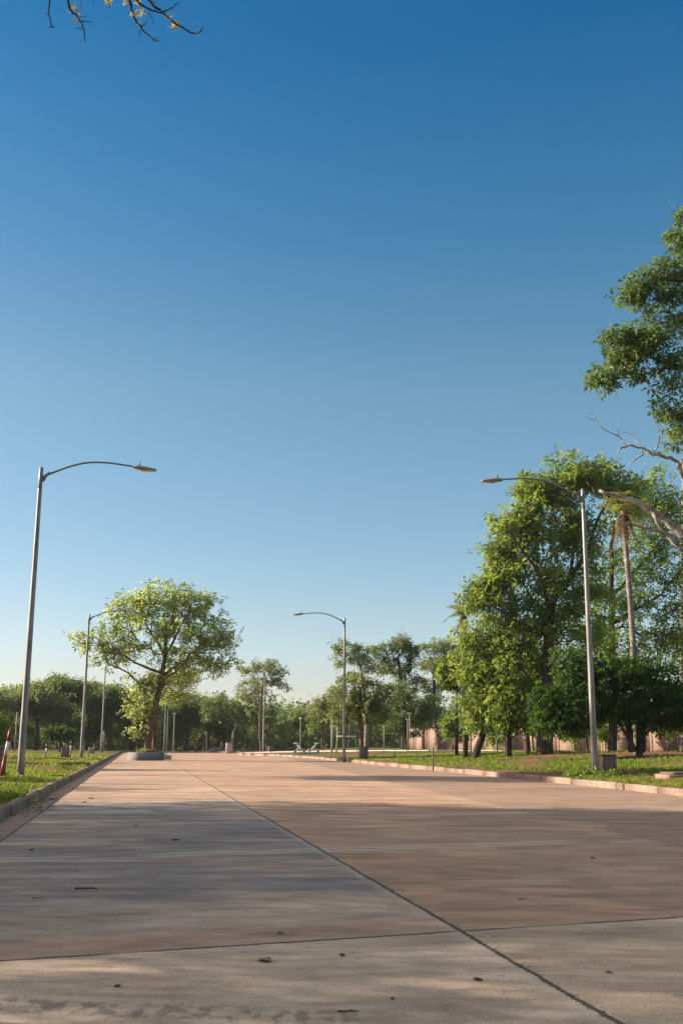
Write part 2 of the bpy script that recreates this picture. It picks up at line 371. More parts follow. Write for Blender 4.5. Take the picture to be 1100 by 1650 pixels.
# ------------------------------------------------------------------ setting: road, lawns, kerbs
LK = -1.94                                           # left kerb face, road axis u
KR = np.array([(-11.5, 140), (-11.3, 122), (-10.9, 116), (-9.45, 112), (-6.62, 107.3), (-2.46, 90.4), (0.51, 72.5), (3.18, 56), (4.92, 46.5), (5.83, 40.5),
               (6.6, 35.9), (7.28, 31.6), (7.75, 28.2), (8.15, 25.5), (9.3, 15), (10.2, 4), (10.9, -12)])[::-1]
def xr(Y): return np.interp(Y, KR[:, 1], KR[:, 0])
def xl(Y): return (LK - np.asarray(Y) * ST) / CT
def sstep(x): x = np.clip(x, 0, 1); return x * x * (3 - 2 * x)
MOUNDS = [(11.7, 60, 3.2, .14), (16.2, 57, 4.0, .16)]
def gz(X, Y):
    X = np.asarray(X, float); Y = np.asarray(Y, float)
    dr = X - xr(Y)
    zr = .168 + .52 * sstep(dr / 15.0) + .02 * sstep(dr)
    for mx, my, mr, mh in MOUNDS: zr = zr + mh * np.exp(-((X - mx) ** 2 + (Y - my) ** 2) / mr ** 2)
    bump = .05 * (vnoise(X * .7, Y * .7, 3) - .5) + .03 * (vnoise(X * 2.3, Y * 2.3, 5) - .5)
    zl = .165 + .03 * sstep((xl(Y) - X) / 3.0)
    far = np.where(X > xr(139), zr, .18)
    z = np.where(dr > 0, zr, zl)
    z = np.where(Y > 138.5, far, z)
    edge = np.where(dr > 0, sstep(dr / .8), sstep((xl(Y) - X) / .8)); edge = np.where(Y > 138, 1, edge)
    return z + bump * edge
def soil_at(X, Y):
    s = vnoise(X * .35, Y * .35, 11) * .6 + vnoise(X * 1.1, Y * 1.1, 12) * .4
    v = (s - .43) * 3.8
    for cx, cy, rr in ((11.7, 58.5, 3.5), (8.6, 34.0, .9), (16.5, 55.5, 4.5), (10.2, 33.2, 1.4), (-9.5, 31.7, 1.1), (-5.4, 17.6, .7), (14, 44, 3.0), (6.0, 50, 2.2), (9.5, 40, 1.8), (17, 47, 3.5), (9.2, 36.5, 1.6)):
        v = np.maximum(v, 1.15 - np.hypot((X - cx), (Y - cy)) / rr)
    return np.clip(v, 0, 1)

def grid(name, rows_y, xs_of_y, ncol, mat):
    V = []; 
    for y in rows_y:
        x = xs_of_y(y); V.append(np.stack([x, np.full(ncol, y)], 1))
    P = np.concatenate(V); z = gz(P[:, 0], P[:, 1]); nr = len(rows_y)
    idx = np.arange(nr * ncol).reshape(nr, ncol)
    F = np.stack([idx[:-1, :-1], idx[:-1, 1:], idx[1:, 1:], idx[1:, :-1]], -1).reshape(-1, 4)
    return struct(build(name, np.column_stack([P, z]), F, mat, None, True, None, {'soil': soil_at(P[:, 0], P[:, 1])}))
rows = np.concatenate([np.arange(-12, 12, 1.5), np.arange(12, 60, .3), np.arange(60, 100, .8), np.arange(100, 138.6, 1.5), [138.6]])
offs = np.concatenate([np.arange(0, 20, .3), np.arange(20, 60, 1.5), np.arange(60, 260, 12)])
grid('lawn_left', rows, lambda y: (xl(y) - .13) - offs[::-1], len(offs), M['lawn'])
grid('lawn_right', rows, lambda y: (xr(y) + .13) + offs, len(offs), M['lawn'])
frows = np.concatenate([[138.6], np.arange(140, 260, 3), np.arange(260, 900, 60)])
fx = np.concatenate([np.arange(-600, -80, 40), np.arange(-80, 80, 2), np.arange(80, 601, 40)])
grid('lawn_far', frows, lambda y: fx, len(fx), M['lawn'])
struct(build('ground', [(-3000, -1500, -.12), (3000, -1500, -.12), (3000, 4500, -.12), (-3000, 4500, -.12)], [(0, 1, 2, 3)], M['soil']))
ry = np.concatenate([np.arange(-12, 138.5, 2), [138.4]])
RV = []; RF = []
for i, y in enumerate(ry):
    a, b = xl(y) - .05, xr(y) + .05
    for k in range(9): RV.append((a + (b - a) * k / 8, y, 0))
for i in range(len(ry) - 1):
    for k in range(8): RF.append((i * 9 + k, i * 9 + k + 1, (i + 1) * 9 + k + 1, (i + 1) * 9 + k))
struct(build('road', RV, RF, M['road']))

def kerb(name, pts, side, h, w, mat, seglen, seed, skip=None):
    """row of cast kerb blocks along a polyline, the road on the given side"""
    rng = np.random.default_rng(seed); P = np.asarray(pts, float)
    L = np.concatenate([[0], np.cumsum(np.linalg.norm(np.diff(P, axis=0), axis=1))])
    mb = MB(); s = 0.0
    while s < L[-1] - .3:
        e = min(s + seglen * rng.uniform(.9, 1.1), L[-1]); n = max(2, int((e - s) / 1.2) + 1)
        ss = np.linspace(s + .008, e - .008, n); q = np.stack([np.interp(ss, L, P[:, 0]), np.interp(ss, L, P[:, 1])], 1)
        t = np.gradient(q, axis=0); t /= np.linalg.norm(t, axis=1)[:, None]; nrm = np.stack([-t[:, 1], t[:, 0]], 1) * side
        jh, jo = rng.normal(0, .008), rng.normal(0, .006)
        prof = [(0, -.05), (.0, h * .72), (.012, h * .9), (.04, h), (w - .03, h), (w, h - .02), (w, -.05)]
        V = []
        for i in range(n):
            for o, z in prof: 
                V.append((*(q[i] + nrm[i] * (o + jo)), z + (jh if z > 0 else 0) + (rng.normal(0, .004) if z > 0 else 0)))
        k = len(prof); F = []
        for i in range(n - 1):
            for j in range(k - 1): F.append((i * k + j, i * k + j + 1, (i + 1) * k + j + 1, (i + 1) * k + j))
        F.append(tuple(range(k))); F.append(tuple(range((n - 1) * k, n * k))[::-1])
        if not (skip and skip[0] < (s + e) / 2 < skip[1]): mb.add(V, F)
        s = e
    return struct(mb.build(name, mat))
kl = [xy(LK, v) for v in np.arange(-10, 143, .5)]
kerb('kerb_left', kl, 1, .185, .16, M['kerb_dirty'], 2.6, 4, (28.9, 29.3))
kerb('kerb_right', [(xr(y) + .03 * math.sin(y * .9), y) for y in np.arange(-12, 138, .8)], -1, .18, .16, M['kerb'], 3.0, 5)
kerb('kerb_far', [(x, 138.45) for x in np.arange(-28.6, -11, 1.0)], 1, .18, .15, M['kerb'], 2.0, 6)
# pale footpath in front of the boundary wall
pp = np.array([(-10.5, 121), (-4, 114), (2, 107.5), (8.6, 97), (13, 88.5), (18, 79), (24, 67), (30, 55), (36, 42)])
yy = np.linspace(0, 8, 90); PX = np.interp(yy, range(9), pp[:, 0]); PY = np.interp(yy, range(9), pp[:, 1])
tt = np.stack([np.gradient(PX), np.gradient(PY)], 1); tt /= np.linalg.norm(tt, axis=1)[:, None]; nn = np.stack([-tt[:, 1], tt[:, 0]], 1)
PV = []; PF = []
for i in range(90):
    a = (PX[i] - nn[i, 0] * .7, PY[i] - nn[i, 1] * .7); b = (PX[i] + nn[i, 0] * .7, PY[i] + nn[i, 1] * .7)
    z = max(float(gz(*a)), float(gz(*b)), float(gz(PX[i], PY[i]))) + .035
    PV += [(*a, z - .15), (*a, z), (*b, z), (*b, z - .15)]
    if i: PF += [(4 * i - 4, 4 * i, 4 * i + 1, 4 * i - 3), (4 * i - 3, 4 * i + 1, 4 * i + 2, 4 * i - 2), (4 * i - 2, 4 * i + 2, 4 * i + 3, 4 * i - 1)]
struct(build('path', PV, PF, M['path']))

# ------------------------------------------------------------------ boundary wall
WP = np.array([(6.9, 116.2), (7.3, 115.2), (25.0, 70.0), (33.0, 50.0), (40, 33)])
wl = np.concatenate([[0], np.cumsum(np.linalg.norm(np.diff(WP, axis=0), axis=1))])
wt = thing('boundary_wall', 'long pink plastered boundary wall behind the trees on the right', 'wall', (6.9, 116.2, 0))
def wpt(s): return np.array([np.interp(s, wl, WP[:, 0]), np.interp(s, wl, WP[:, 1])])
mbw = MB(); mbc = MB(); ns = int(wl[-1] / 3.0)
pill = []
for i in range(ns):
    a, b = wpt(i * 3.0), wpt(i * 3.0 + 3.0); d = b - a; L = np.linalg.norm(d); rz = math.atan2(d[1], d[0]); c = (a + b) / 2
    z0 = float(gz(*c)); hgt = 2.05
    mbw.box((c[0] - 6.9, c[1] - 116.2, z0 - .3 + (hgt + .3) / 2), (L - .2, .15, hgt + .3), rz)
    mbc.box((c[0] - 6.9, c[1] - 116.2, z0 + hgt + .035), (L - .2, .22, .07), rz)
    p = MB(); p.box((a[0] - 6.9, a[1] - 116.2, z0 - .3 + (hgt + .45) / 2), (.24, .25, hgt + .45), rz, .015); pill.append(p)
mbw.build('wall_panel', M['wall'], wt); mbc.build('coping', M['wall'], wt)
for p in pill: p.build('pilaster', M['wall'], wt)

# ------------------------------------------------------------------ street lamps
def street_lamp(label):
    t = thing('street_lamp', label, 'street lamp', group='curved arm street lamps along the road')
    H = 9.3
    p = MB(); zz = np.linspace(-.2, H, 14); p.tube([(0, 0, z) for z in zz], 0.106 - .044 * np.clip(zz, 0, H) / H, 12); p.build('pole', M['galv'], t)
    c = MB(); c.tube([(0, 0, H - .62), (0, 0, H - .6), (0, 0, H + .06), (0, 0, H + .09)], [.05, .066, .062, .04], 12)
    c.tube([(.05, 0, H - .34), (.16, 0, H - .16), (.28, 0, H - .06)], [.07, .05, .036], 8); c.build('collar', M['arm'], t)
    s = np.linspace(0, 1, 22)
    q = np.array([(.05, H - .22), (.75, H + .13), (1.35, H + .33), (2.0, H + .36), (2.9, H + .26)])
    ts = np.linspace(0, 1, 5); xs = np.interp(s, ts, q[:, 0]); zs = np.interp(s, ts, q[:, 1])
    k = np.array([.25, .5, .25])
    for _ in range(5): xs[1:-1] = np.convolve(xs, k, 'valid'); zs[1:-1] = np.convolve(zs, k, 'valid')
    a = MB(); a.tube([(x, 0, z) for x, z in zip(xs, zs)], np.linspace(.036, .028, 22), 8); a.build('arm', M['arm'], t)
    h = MB(); z0 = H + .235
    V = []; prof = [(2.8, .045, .045), (2.86, .08, .07), (3.0, .13, .085), (3.25, .145, .068), (3.5, .125, .04), (3.55, .09, .02)]
    for x, hw, hh in prof:
        zc = z0 - (x - 2.9) * .085
        for y, z in ((-hw, -hh * .4), (-hw * .8, hh * .5), (-hw * .3, hh), (hw * .3, hh), (hw * .8, hh * .5), (hw, -hh * .4)): V.append((x, y, zc + z))
    F = []; n = 6
    for j in range(len(prof) - 1):
        for i in range(n): F.append((j * n + i, (j + 1) * n + i, (j + 1) * n + (i + 1) % n, j * n + (i + 1) % n))
    F.append(tuple(range(n))); F.append(tuple(range((len(prof) - 1) * n, len(prof) * n))[::-1])
    h.add(V, F); h.tube([(3.0, 0, z0 + .09), (3.0, 0, z0 + .17)], .03, 8)
    ho = h.build('lamp_head', M['head'], t)
    l = MB(); l.box((3.27, 0, z0 - .07), (.42, .22, .03), 0, .01); l.build('lens', M['lens'], ho)
    b = MB(); b.lathe([(.17, -.1), (.17, .03), (.155, .05), (.11, .055), (.105, .12)], sides=16); b.build('base_collar', M['conc_brown'], t)
    return t
LAMPS = [(33, 32.05, 0, 'nearest street lamp on the left lawn, tallest of the left row'),
         (131, 70.3, 0, 'street lamp on the left lawn just left of the big planter tree'),
         (163, 116.2, 0, 'farthest street lamp of the left row, before the woodland'),
         (958, 34.6, 1, 'street lamp on the right lawn in front of the tall leafy tree'),
         (554, 71.55, 1, 'street lamp in the middle of the view beyond the right kerb'),
         (424, 126.25, 1, 'far street lamp in front of the slim tree beyond the road end')]
proto = None
BASEY = [1250, 1222, 1213, 1243, 1222, 1215]
lamp_xy = []
for (px, Y, side, lab), by in zip(LAMPS, BASEY):
    X = pix(px, by, Y)[0]; z = float(gz(X, Y)); rz = TH if not side else TH + math.pi
    if proto is None: proto = street_lamp(lab); proto.location = (X, Y, z); proto.rotation_euler = (0, 0, rz)
    else: dup(proto, (X, Y, z), rz, lab)
    lamp_xy.append((X, Y))

# ------------------------------------------------------------------ trees
def unit(v): return v / (np.linalg.norm(v, axis=-1, keepdims=True) + 1e-9)
def prism_edges(A, B, Ra, Rb, K=6):
    D = unit(B - A); ref = np.where(np.abs(D[:, 2:3]) < .9, np.array([[0, 0, 1.0]]), np.array([[1.0, 0, 0]]))
    a = unit(np.cross(D, ref)); b = np.cross(D, a)
    ang = np.arange(K) * 2 * math.pi / K; ca, sa = np.cos(ang), np.sin(ang)
    ring = lambda P, R: P[:, None, :] + (a[:, None, :] * ca[None, :, None] + b[:, None, :] * sa[None, :, None]) * R[:, None, None]
    V = np.concatenate([ring(A, Ra), ring(B, Rb)], 1).reshape(-1, 3)
    E = len(A); base = (np.arange(E) * 2 * K)[:, None]; i = np.arange(K)[None, :]; j = (np.arange(K)[None, :] + 1) % K
    F = np.stack([base + i, base + K + i, base + K + j, base + j], -1).reshape(-1, 4)
    return V, F
def skeleton(trunks, tips, rng, seg, rtip, attach_from, bf=.3, e=2.35):
    """trunks: list of (points, r0, r1); later trunks sprout from the nearest earlier node"""
    N = []; PA = []; RM = []; PL = []; AT = []; DR = []
    def addn(p, pa, rm, at):
        p = np.asarray(p, float); N.append(p); PA.append(pa); RM.append(rm); AT.append(at)
        if pa >= 0: PL.append(PL[pa] + np.linalg.norm(p - N[pa])); DR.append(unit(p - N[pa]))
        else: PL.append(0.0); DR.append(np.array([0, 0, 1.0]))
        return len(N) - 1
    for ti, (pts, r0, r1) in enumerate(trunks):
        P = np.asarray(pts, float); L = np.concatenate([[0], np.cumsum(np.linalg.norm(np.diff(P, axis=0), axis=1))])
        n = max(3, int(L[-1] / seg) + 1); ss = np.linspace(0, L[-1], n)
        Q = np.stack([np.interp(ss, L, P[:, k]) for k in range(3)], 1)
        for _ in range(2): Q[1:-1] = .5 * Q[1:-1] + .25 * (Q[:-2] + Q[2:])
        Q[1:-1] += rng.normal(0, .05 * seg, (n - 2, 3))
        if ti == 0 or np.min(np.linalg.norm(np.array(N) - Q[0], axis=1)) > 1.5 * seg: pa = -1
        else: pa = int(np.argmin(np.linalg.norm(np.array(N) - Q[0], axis=1)))
        for i in range(n):
            f = i / (n - 1); at = (f >= attach_from) if ti == 0 else (f > .3)
            pa = addn(Q[i], pa, r0 + (r1 - r0) * f, at)
    T = np.asarray(tips, float); trunkN = np.array(N)
    order = np.argsort([np.min(np.linalg.norm(trunkN - t, axis=1)) for t in T])
    for k in order:
        t = T[k]; A = np.array(N); dist = np.linalg.norm(A - t, axis=1)
        cost = dist + bf * np.array(PL) + np.where(np.array(AT), 0, 1e3) + np.maximum(0, A[:, 2] - t[2]) * .4
        s = int(np.argmin(cost)); d = dist[s]; n = max(2, int(d / seg) + 1)
        c = N[s] + DR[s] * d * .3 + np.array([0, 0, .12 * d]) + rng.normal(0, .08 * d, 3)
        pa = s
        for i in range(1, n + 1):
            f = i / n; p = (1 - f) ** 2 * N[s] + 2 * f * (1 - f) * c + f * f * t
            if i < n: p = p + rng.normal(0, .04 * seg, 3)
            pa = addn(p, pa, 0.0, True)
    n = len(N); acc = np.zeros(n); kids = np.zeros(n)
    for i in range(n - 1, -1, -1):
        r = (acc[i] ** (1 / e)) if kids[i] else rtip
        r = max(r, rtip); RMi = RM[i]; R = RMi if RMi > 0 else min(r, .16)
        acc[i] = R ** e
        if PA[i] >= 0: acc[PA[i]] += R ** e; kids[PA[i]] += 1
    R = acc ** (1 / e); R = np.minimum(R, max(t[1] for t in trunks))
    return np.array(N), np.array(PA), R
def leaves(C, rng, per, sigma, size, kind='whorl', k=5, aspect=.36, droop=.15, out=None):
    """leaf faces around the twig tips C"""
    n = len(C) * per
    P = np.repeat(C, per, 0) + rng.normal(0, 1, (n, 3)) * np.array(sigma if not np.isscalar(sigma) else (sigma, sigma, sigma * .7))
    ax = unit(rng.normal(0, 1, (n, 3)) * .62 + np.array([-.18, -.12, .5]))
    ref = unit(np.cross(ax, rng.normal(0, 1, (n, 3)))); bi = np.cross(ax, ref)
    sz = size * rng.uniform(.65, 1.3, n); wt = rng.uniform(0, 1, n)
    V = []; tint = []
    for j in range(k):
        a = 2 * math.pi * j / k + rng.uniform(-.3, .3, n)
        d = ref * np.cos(a)[:, None] + bi * np.sin(a)[:, None] + ax * rng.uniform(-.15, .5, (n, 1)); d = unit(d - np.array([0, 0, droop]))
        nr = unit(ax + rng.normal(0, .35, (n, 3))); sd = unit(np.cross(d, nr)); L = (sz * rng.uniform(.8, 1.15, n))[:, None]
        b = P + d * L * .12; tip = P + d * L - np.array([0, 0, 1]) * L * .12; mid = P + d * L * .55
        V.append(np.stack([b, mid + sd * L * aspect * .5, tip, mid - sd * L * aspect * .5], 1)); tint.append(np.clip(wt * .6 + rng.uniform(0, .4, n), 0, 1))
    V = np.concatenate(V).reshape(-1, 3); F = np.arange(len(V)).reshape(-1, 4)
    return V, F, np.concatenate(tint)
def blob_tips(blobs, rng):
    out = []
    for (c, r, n) in blobs:
        q = rng.normal(0, 1, (n, 3)); q = unit(q) * (rng.uniform(0.12, 1, (n, 1)) ** .45); out.append(np.asarray(c) + q * np.asarray(r))
    return np.concatenate(out)
def px_blobs(spec, Y, depth=1.0):
    """(px, py, rx, ry, count[, depth offset]) on the photo -> ellipsoids at distance Y"""
    out = []
    for b in spec:
        off = b[5] if len(b) > 5 else 0.0
        c = pix(b[0], b[1], Y + off); s = (Y + off) / FPX; out.append((c, (b[2] * s, b[2] * s * depth, b[3] * s), b[4]))
    return out
def tree(name, label, cat, base, trunks, blobs, leafmat, barkmat, seed, per=12, sigma=.35, size=.2, k=5, seg=.6, rtip=.012, attach=.5,
         aspect=.36, group=None, droop=.15, bf=.3, extra=None, sides=6):
    rng = np.random.default_rng(seed); tips = blob_tips(blobs, rng)
    zmin = base[2] + .25; tips[:, 2] = np.maximum(tips[:, 2], zmin)
    t = thing(name, label, cat, tuple(base), 0, group); b = np.asarray(base, float)
    N, PA, R = skeleton(trunks, tips, rng, seg, rtip, attach, bf)
    ok = PA >= 0; A = N[PA[ok]]; B = N[ok]; Rb = R[ok]; Ra = np.minimum(R[PA[ok]], Rb * 1.22)
    V, F = prism_edges(A - b, B + unit(B - A) * Rb[:, None] * .25 - b, Ra, Rb, sides)
    to = build('trunk', V, F, barkmat, t, True)
    V, F, ti = leaves(tips, rng, per, sigma, size, k=k, aspect=aspect, droop=droop)
    if extra: ti = extra(V, ti)
    build('crown', V - b, F, leafmat, t, False, ti)
    return t
def ground_base(px, Y, sink=.12):
    X = pix(px, 1200, Y)[0]; return np.array([X, Y, float(gz(X, Y)) - sink])
def ppath(pts, Y, base=None, dY=None):
    out = [] if base is None else [np.array(base)]
    for i, q in enumerate(pts): out.append(pix(q[0], q[1], Y + (q[2] if len(q) > 2 else 0)))
    return out

# ---- the tree in the round planter on the road
YP = 75.0
def flare(base, h, r): return []
b = np.array([*pix(237, 1206, YP)[:2], .5])
tree('planter_tree', 'broad spreading leafy tree rising from the square planter on the road', 'tree', b,
     [(ppath([(243, 1175), (251, 1140), (261, 1092), (266, 1060), (268, 1020)], YP, b), .27, .13),
      (ppath([(245, 1170), (236, 1152), (232, 1120)], YP), .14, .05),
      (ppath([(262, 1090), (285, 1068, 1), (310, 1058, 2), (340, 1045, 2)], YP), .11, .04),
      (ppath([(262, 1085), (230, 1075, -1), (205, 1062, -2), (180, 1040, -2)], YP), .11, .04),
      (ppath([(266, 1060), (245, 1020, 1), (225, 985, 1)], YP), .10, .035),
      (ppath([(266, 1060), (290, 1010, -1), (308, 980, -1)], YP), .10, .035)],
     px_blobs([(265, 962, 46, 26, 62), (208, 978, 34, 26, 40), (312, 975, 42, 24, 46), (240, 1010, 62, 36, 66), (300, 1015, 60, 36, 66),
               (182, 1025, 32, 26, 30), (345, 1020, 32, 36, 36), (134, 1032, 17, 15, 9), (158, 1050, 24, 12, 10), (368, 1035, 15, 18, 10), (210, 1052, 40, 22, 26), (290, 1058, 55, 20, 34),
               (345, 1072, 28, 18, 15), (172, 1062, 22, 14, 12), (305, 1078, 36, 14, 16), (362, 1060, 16, 16, 7), (232, 1112, 28, 20, 34), (226, 1142, 26, 18, 30), (252, 1095, 24, 18, 14), (215, 1172, 8, 12, 5)], YP, .7),
     M['leaf_pale'], M['bark_brown'], 21, per=6, sigma=.36, size=.29, k=5, seg=.9, rtip=.016, attach=.45, aspect=.42)
b2 = np.array([*pix(249.5, 1206, YP + .9)[:2], .5])
tree('slender_tree', 'second tree in the square planter with straight reddish trunk and drooping foliage', 'tree', b2,
     [(ppath([(250, 1170), (250, 1135), (256, 1105)], YP + .9, b2), .21, .12), (ppath([(252, 1125), (272, 1090, 1), (290, 1075, 1)], YP + .9), .08, .03)],
     px_blobs([(275, 1098, 26, 16, 26, 2), (300, 1090, 24, 14, 18, 2), (285, 1120, 24, 12, 14, 2), (262, 1118, 12, 12, 8, 2)], YP + .9),
     M['leaf_pale'], M['bark_red'], 22, per=10, sigma=.42, size=.26, seg=.8, rtip=.015, attach=.7)

# ---- big tree on the right
YT = 60.0
bt = ground_base(877, YT, .2)
T_spec = [(960, 765, 45, 30, 40), (905, 785, 45, 30, 40), (860, 800, 34, 26, 28), (1000, 800, 40, 40, 34), (830, 850, 42, 32, 40), (810, 888, 30, 34, 34), (790, 942, 28, 30, 30),
          (768, 962, 14, 18, 10), (880, 850, 60, 40, 44), (930, 860, 40, 50, 36), (850, 920, 60, 36, 42), (810, 970, 55, 30, 36), (900, 960, 50, 50, 34), (950, 930, 40, 50, 32),
          (925, 1010, 50, 40, 30), (860, 1010, 50, 30, 26), (915, 735, 8, 8, 3), (852, 775, 12, 12, 5)]
tree('leafy_tree', 'tallest leafy tree on the right lawn with dark forked trunk on a soil mound', 'tree', bt,
     [(ppath([(879, 1150), (881, 1060), (884, 985), (889, 970)], YT, bt), .5, .22),
      (ppath([(887, 975), (915, 935), (945, 892), (950, 870), (962, 835), (985, 790)], YT), .2, .05),
      (ppath([(884, 985), (878, 940, -1), (862, 915, -1), (835, 880, -2), (815, 850, -2)], YT), .15, .04),
      (ppath([(915, 935), (928, 880, 1), (925, 840, 1), (900, 790, 1)], YT), .12, .04),
      (ppath([(884, 1010), (850, 1012, -1), (810, 990, -2), (780, 965, -2)], YT), .11, .04)],
     px_blobs(T_spec, YT, .65), M['leaf_fresh'], M['bark_dark'], 31, per=8, sigma=.35, size=.40, k=6, seg=.7, rtip=.014, attach=.55, aspect=.3)
bt2 = ground_base(985, 70, .2)
tree('shade_tree', 'dense tall tree behind the thin palm, with dark upright trunk', 'tree', bt2,
     [(ppath([(985, 1100), (984, 980), (986, 900), (988, 840)], 70, bt2), .32, .12),
      (ppath([(984, 1010), (958, 1035), (935, 1070)], 70), .18, .07), (ppath([(984, 1005), (1020, 985), (1060, 960)], 70), .18, .07),
      (ppath([(984, 960), (1040, 900), (1070, 860)], 70), .12, .04)],
     px_blobs([(1040, 800, 40, 34, 34), (1080, 830, 46, 46, 42), (1030, 860, 50, 46, 46), (1075, 910, 46, 50, 46), (1010, 930, 46, 50, 44), (970, 980, 40, 46, 34), (1040, 985, 40, 40, 26),
               (1090, 990, 40, 46, 36), (1010, 1040, 56, 34, 40), (950, 1040, 46, 34, 32), (1085, 1040, 44, 34, 34), (1130, 920, 50, 100, 60), (1055, 770, 16, 20, 8)], 70, .8),
     M['leaf_mid'], M['bark_dark'], 32, per=8, sigma=.46, size=.32, k=5, seg=.9, rtip=.015, attach=.5)
# ---- smaller trees at the foot of the big one
for i, (px, lean, Y, lab, bl, mt, bk, r) in enumerate([
    (764, 26, 61.5, 'small tree with dark trunk leaning right at the left end of the lawn trees', [(796, 1042, 34, 30, 42), (780, 1085, 28, 30, 36), (800, 1090, 40, 36, 44), (768, 1135, 18, 28, 28), (754, 1035, 13, 26, 20), (756, 1085, 12, 24, 16), (795, 1008, 34, 20, 24), (766, 1168, 10, 16, 10), (785, 1150, 26, 24, 24), (800, 1165, 18, 18, 12)], 'leaf_fresh', 'bark_dark', .24),
    (818, -2, 60.5, 'straight dark trunked small tree between the leaning tree and the brown trunk', [(830, 1040, 40, 36, 44), (820, 1090, 40, 36, 46), (830, 1130, 36, 26, 34), (805, 1150, 24, 24, 22), (835, 1165, 22, 16, 14)], 'leaf_fresh', 'bark_dark', .23),
    (847, 2, 63, 'brown trunked small tree just left of the tallest leafy tree', [(865, 1060, 36, 36, 40), (855, 1105, 38, 34, 42), (880, 1120, 34, 30, 38), (860, 1155, 26, 22, 24), (884, 1085, 30, 30, 30), (888, 1135, 24, 22, 20)], 'leaf_mid', 'bark_brown', .2)]):
    bb = ground_base(px, Y, .15)
    tree('small_tree', lab, 'tree', bb, [(ppath([(px + lean * .5, 1180), (px + lean * .9, 1155), (px + lean * 1.1, 1120), (px + lean * 1.2, 1070)], Y, bb), r, .12)],
         px_blobs(bl, Y, .8), M[mt], M[bk], 40 + i, per=10, sigma=.42, size=.31, k=5, seg=.6, rtip=.014, attach=.45, aspect=.34, droop=.3, group='small trees under the tallest leafy tree')
# ---- dark low tree with several stems
YD = 52.0; bd = ground_base(1028, YD, .15)
tree('dark_tree', 'low spreading dark green tree with several stems behind the right street lamp', 'tree', bd,
     [(ppath([(1030, 1175), (1028, 1140), (1030, 1100)], YD, bd), .16, .08), (ppath([(1020, 1208), (1008, 1170), (998, 1135)], YD), .12, .06), (ppath([(1022, 1208), (1000, 1175), (985, 1140)], YD - .5), .09, .05),
      (ppath([(1034, 1208), (1036, 1160), (1045, 1110)], YD + .5), .17, .08), (ppath([(1016, 1208), (1014, 1160), (1008, 1110)], YD + .4), .15, .07)],
     px_blobs([(960, 1085, 56, 22, 60), (1030, 1082, 50, 24, 60), (1092, 1122, 40, 30, 40), (940, 1120, 50, 32, 66), (1010, 1115, 60, 32, 70), (1075, 1130, 44, 34, 46), (905, 1140, 34, 36, 46), (884, 1125, 22, 26, 20), (890, 1168, 16, 18, 12),
               (912, 1168, 20, 18, 16), (950, 1155, 34, 24, 34), (1000, 1145, 36, 18, 26), (1065, 1165, 30, 12, 14), (1132, 1140, 40, 36, 34), (925, 1060, 34, 14, 20)], YD, .75),
     M['leaf_dark'], M['bark_dark'], 51, per=9, sigma=(.42, .42, .16), size=.25, k=5, seg=.6, rtip=.012, attach=.4, aspect=.42, droop=.25)

# ---- tree high on the right, trunk outside the frame
YU = 30.0; bu = ground_base(1330, YU, .2)
tree('tall_tree', 'tall tree at the upper right edge with dark feathery foliage against the sky', 'tree', bu,
     [(ppath([(1310, 1000), (1280, 750), (1265, 560), (1250, 400)], YU, bu), .45, .14), (ppath([(1275, 680), (1180, 620), (1105, 590), (1060, 585), (1035, 570)], YU), .13, .025),
      (ppath([(1262, 540), (1180, 480), (1100, 450), (1050, 450)], YU), .12, .025), (ppath([(1280, 760), (1180, 700), (1120, 670)], YU), .12, .03)],
     px_blobs([(1098, 352, 10, 16, 12), (1098, 385, 18, 32, 30), (1085, 435, 34, 26, 44), (1030, 455, 26, 18, 36), (1075, 480, 30, 16, 30), (1020, 475, 20, 14, 20), (1085, 520, 26, 20, 26), (995, 545, 24, 16, 34), (1030, 555, 32, 20, 46),
               (1060, 540, 22, 14, 18), (1000, 580, 28, 15, 36), (972, 610, 20, 11, 26), (1020, 600, 20, 12, 16), (1085, 585, 26, 18, 30), (1082, 620, 22, 12, 16), (1075, 655, 18, 10, 14), (1092, 675, 14, 20, 16), (1092, 712, 12, 12, 9), (1045, 510, 16, 10, 8),
               (1180, 380, 70, 90, 90), (1170, 550, 70, 80, 90), (1180, 680, 60, 60, 50), (1290, 450, 80, 150, 90)], YU, 1.2),
     M['leaf_upper'], M['bark_brown'], 61, per=4, sigma=.20, size=.21, k=5, seg=.35, rtip=.006, attach=.45, aspect=.33, droop=.35)

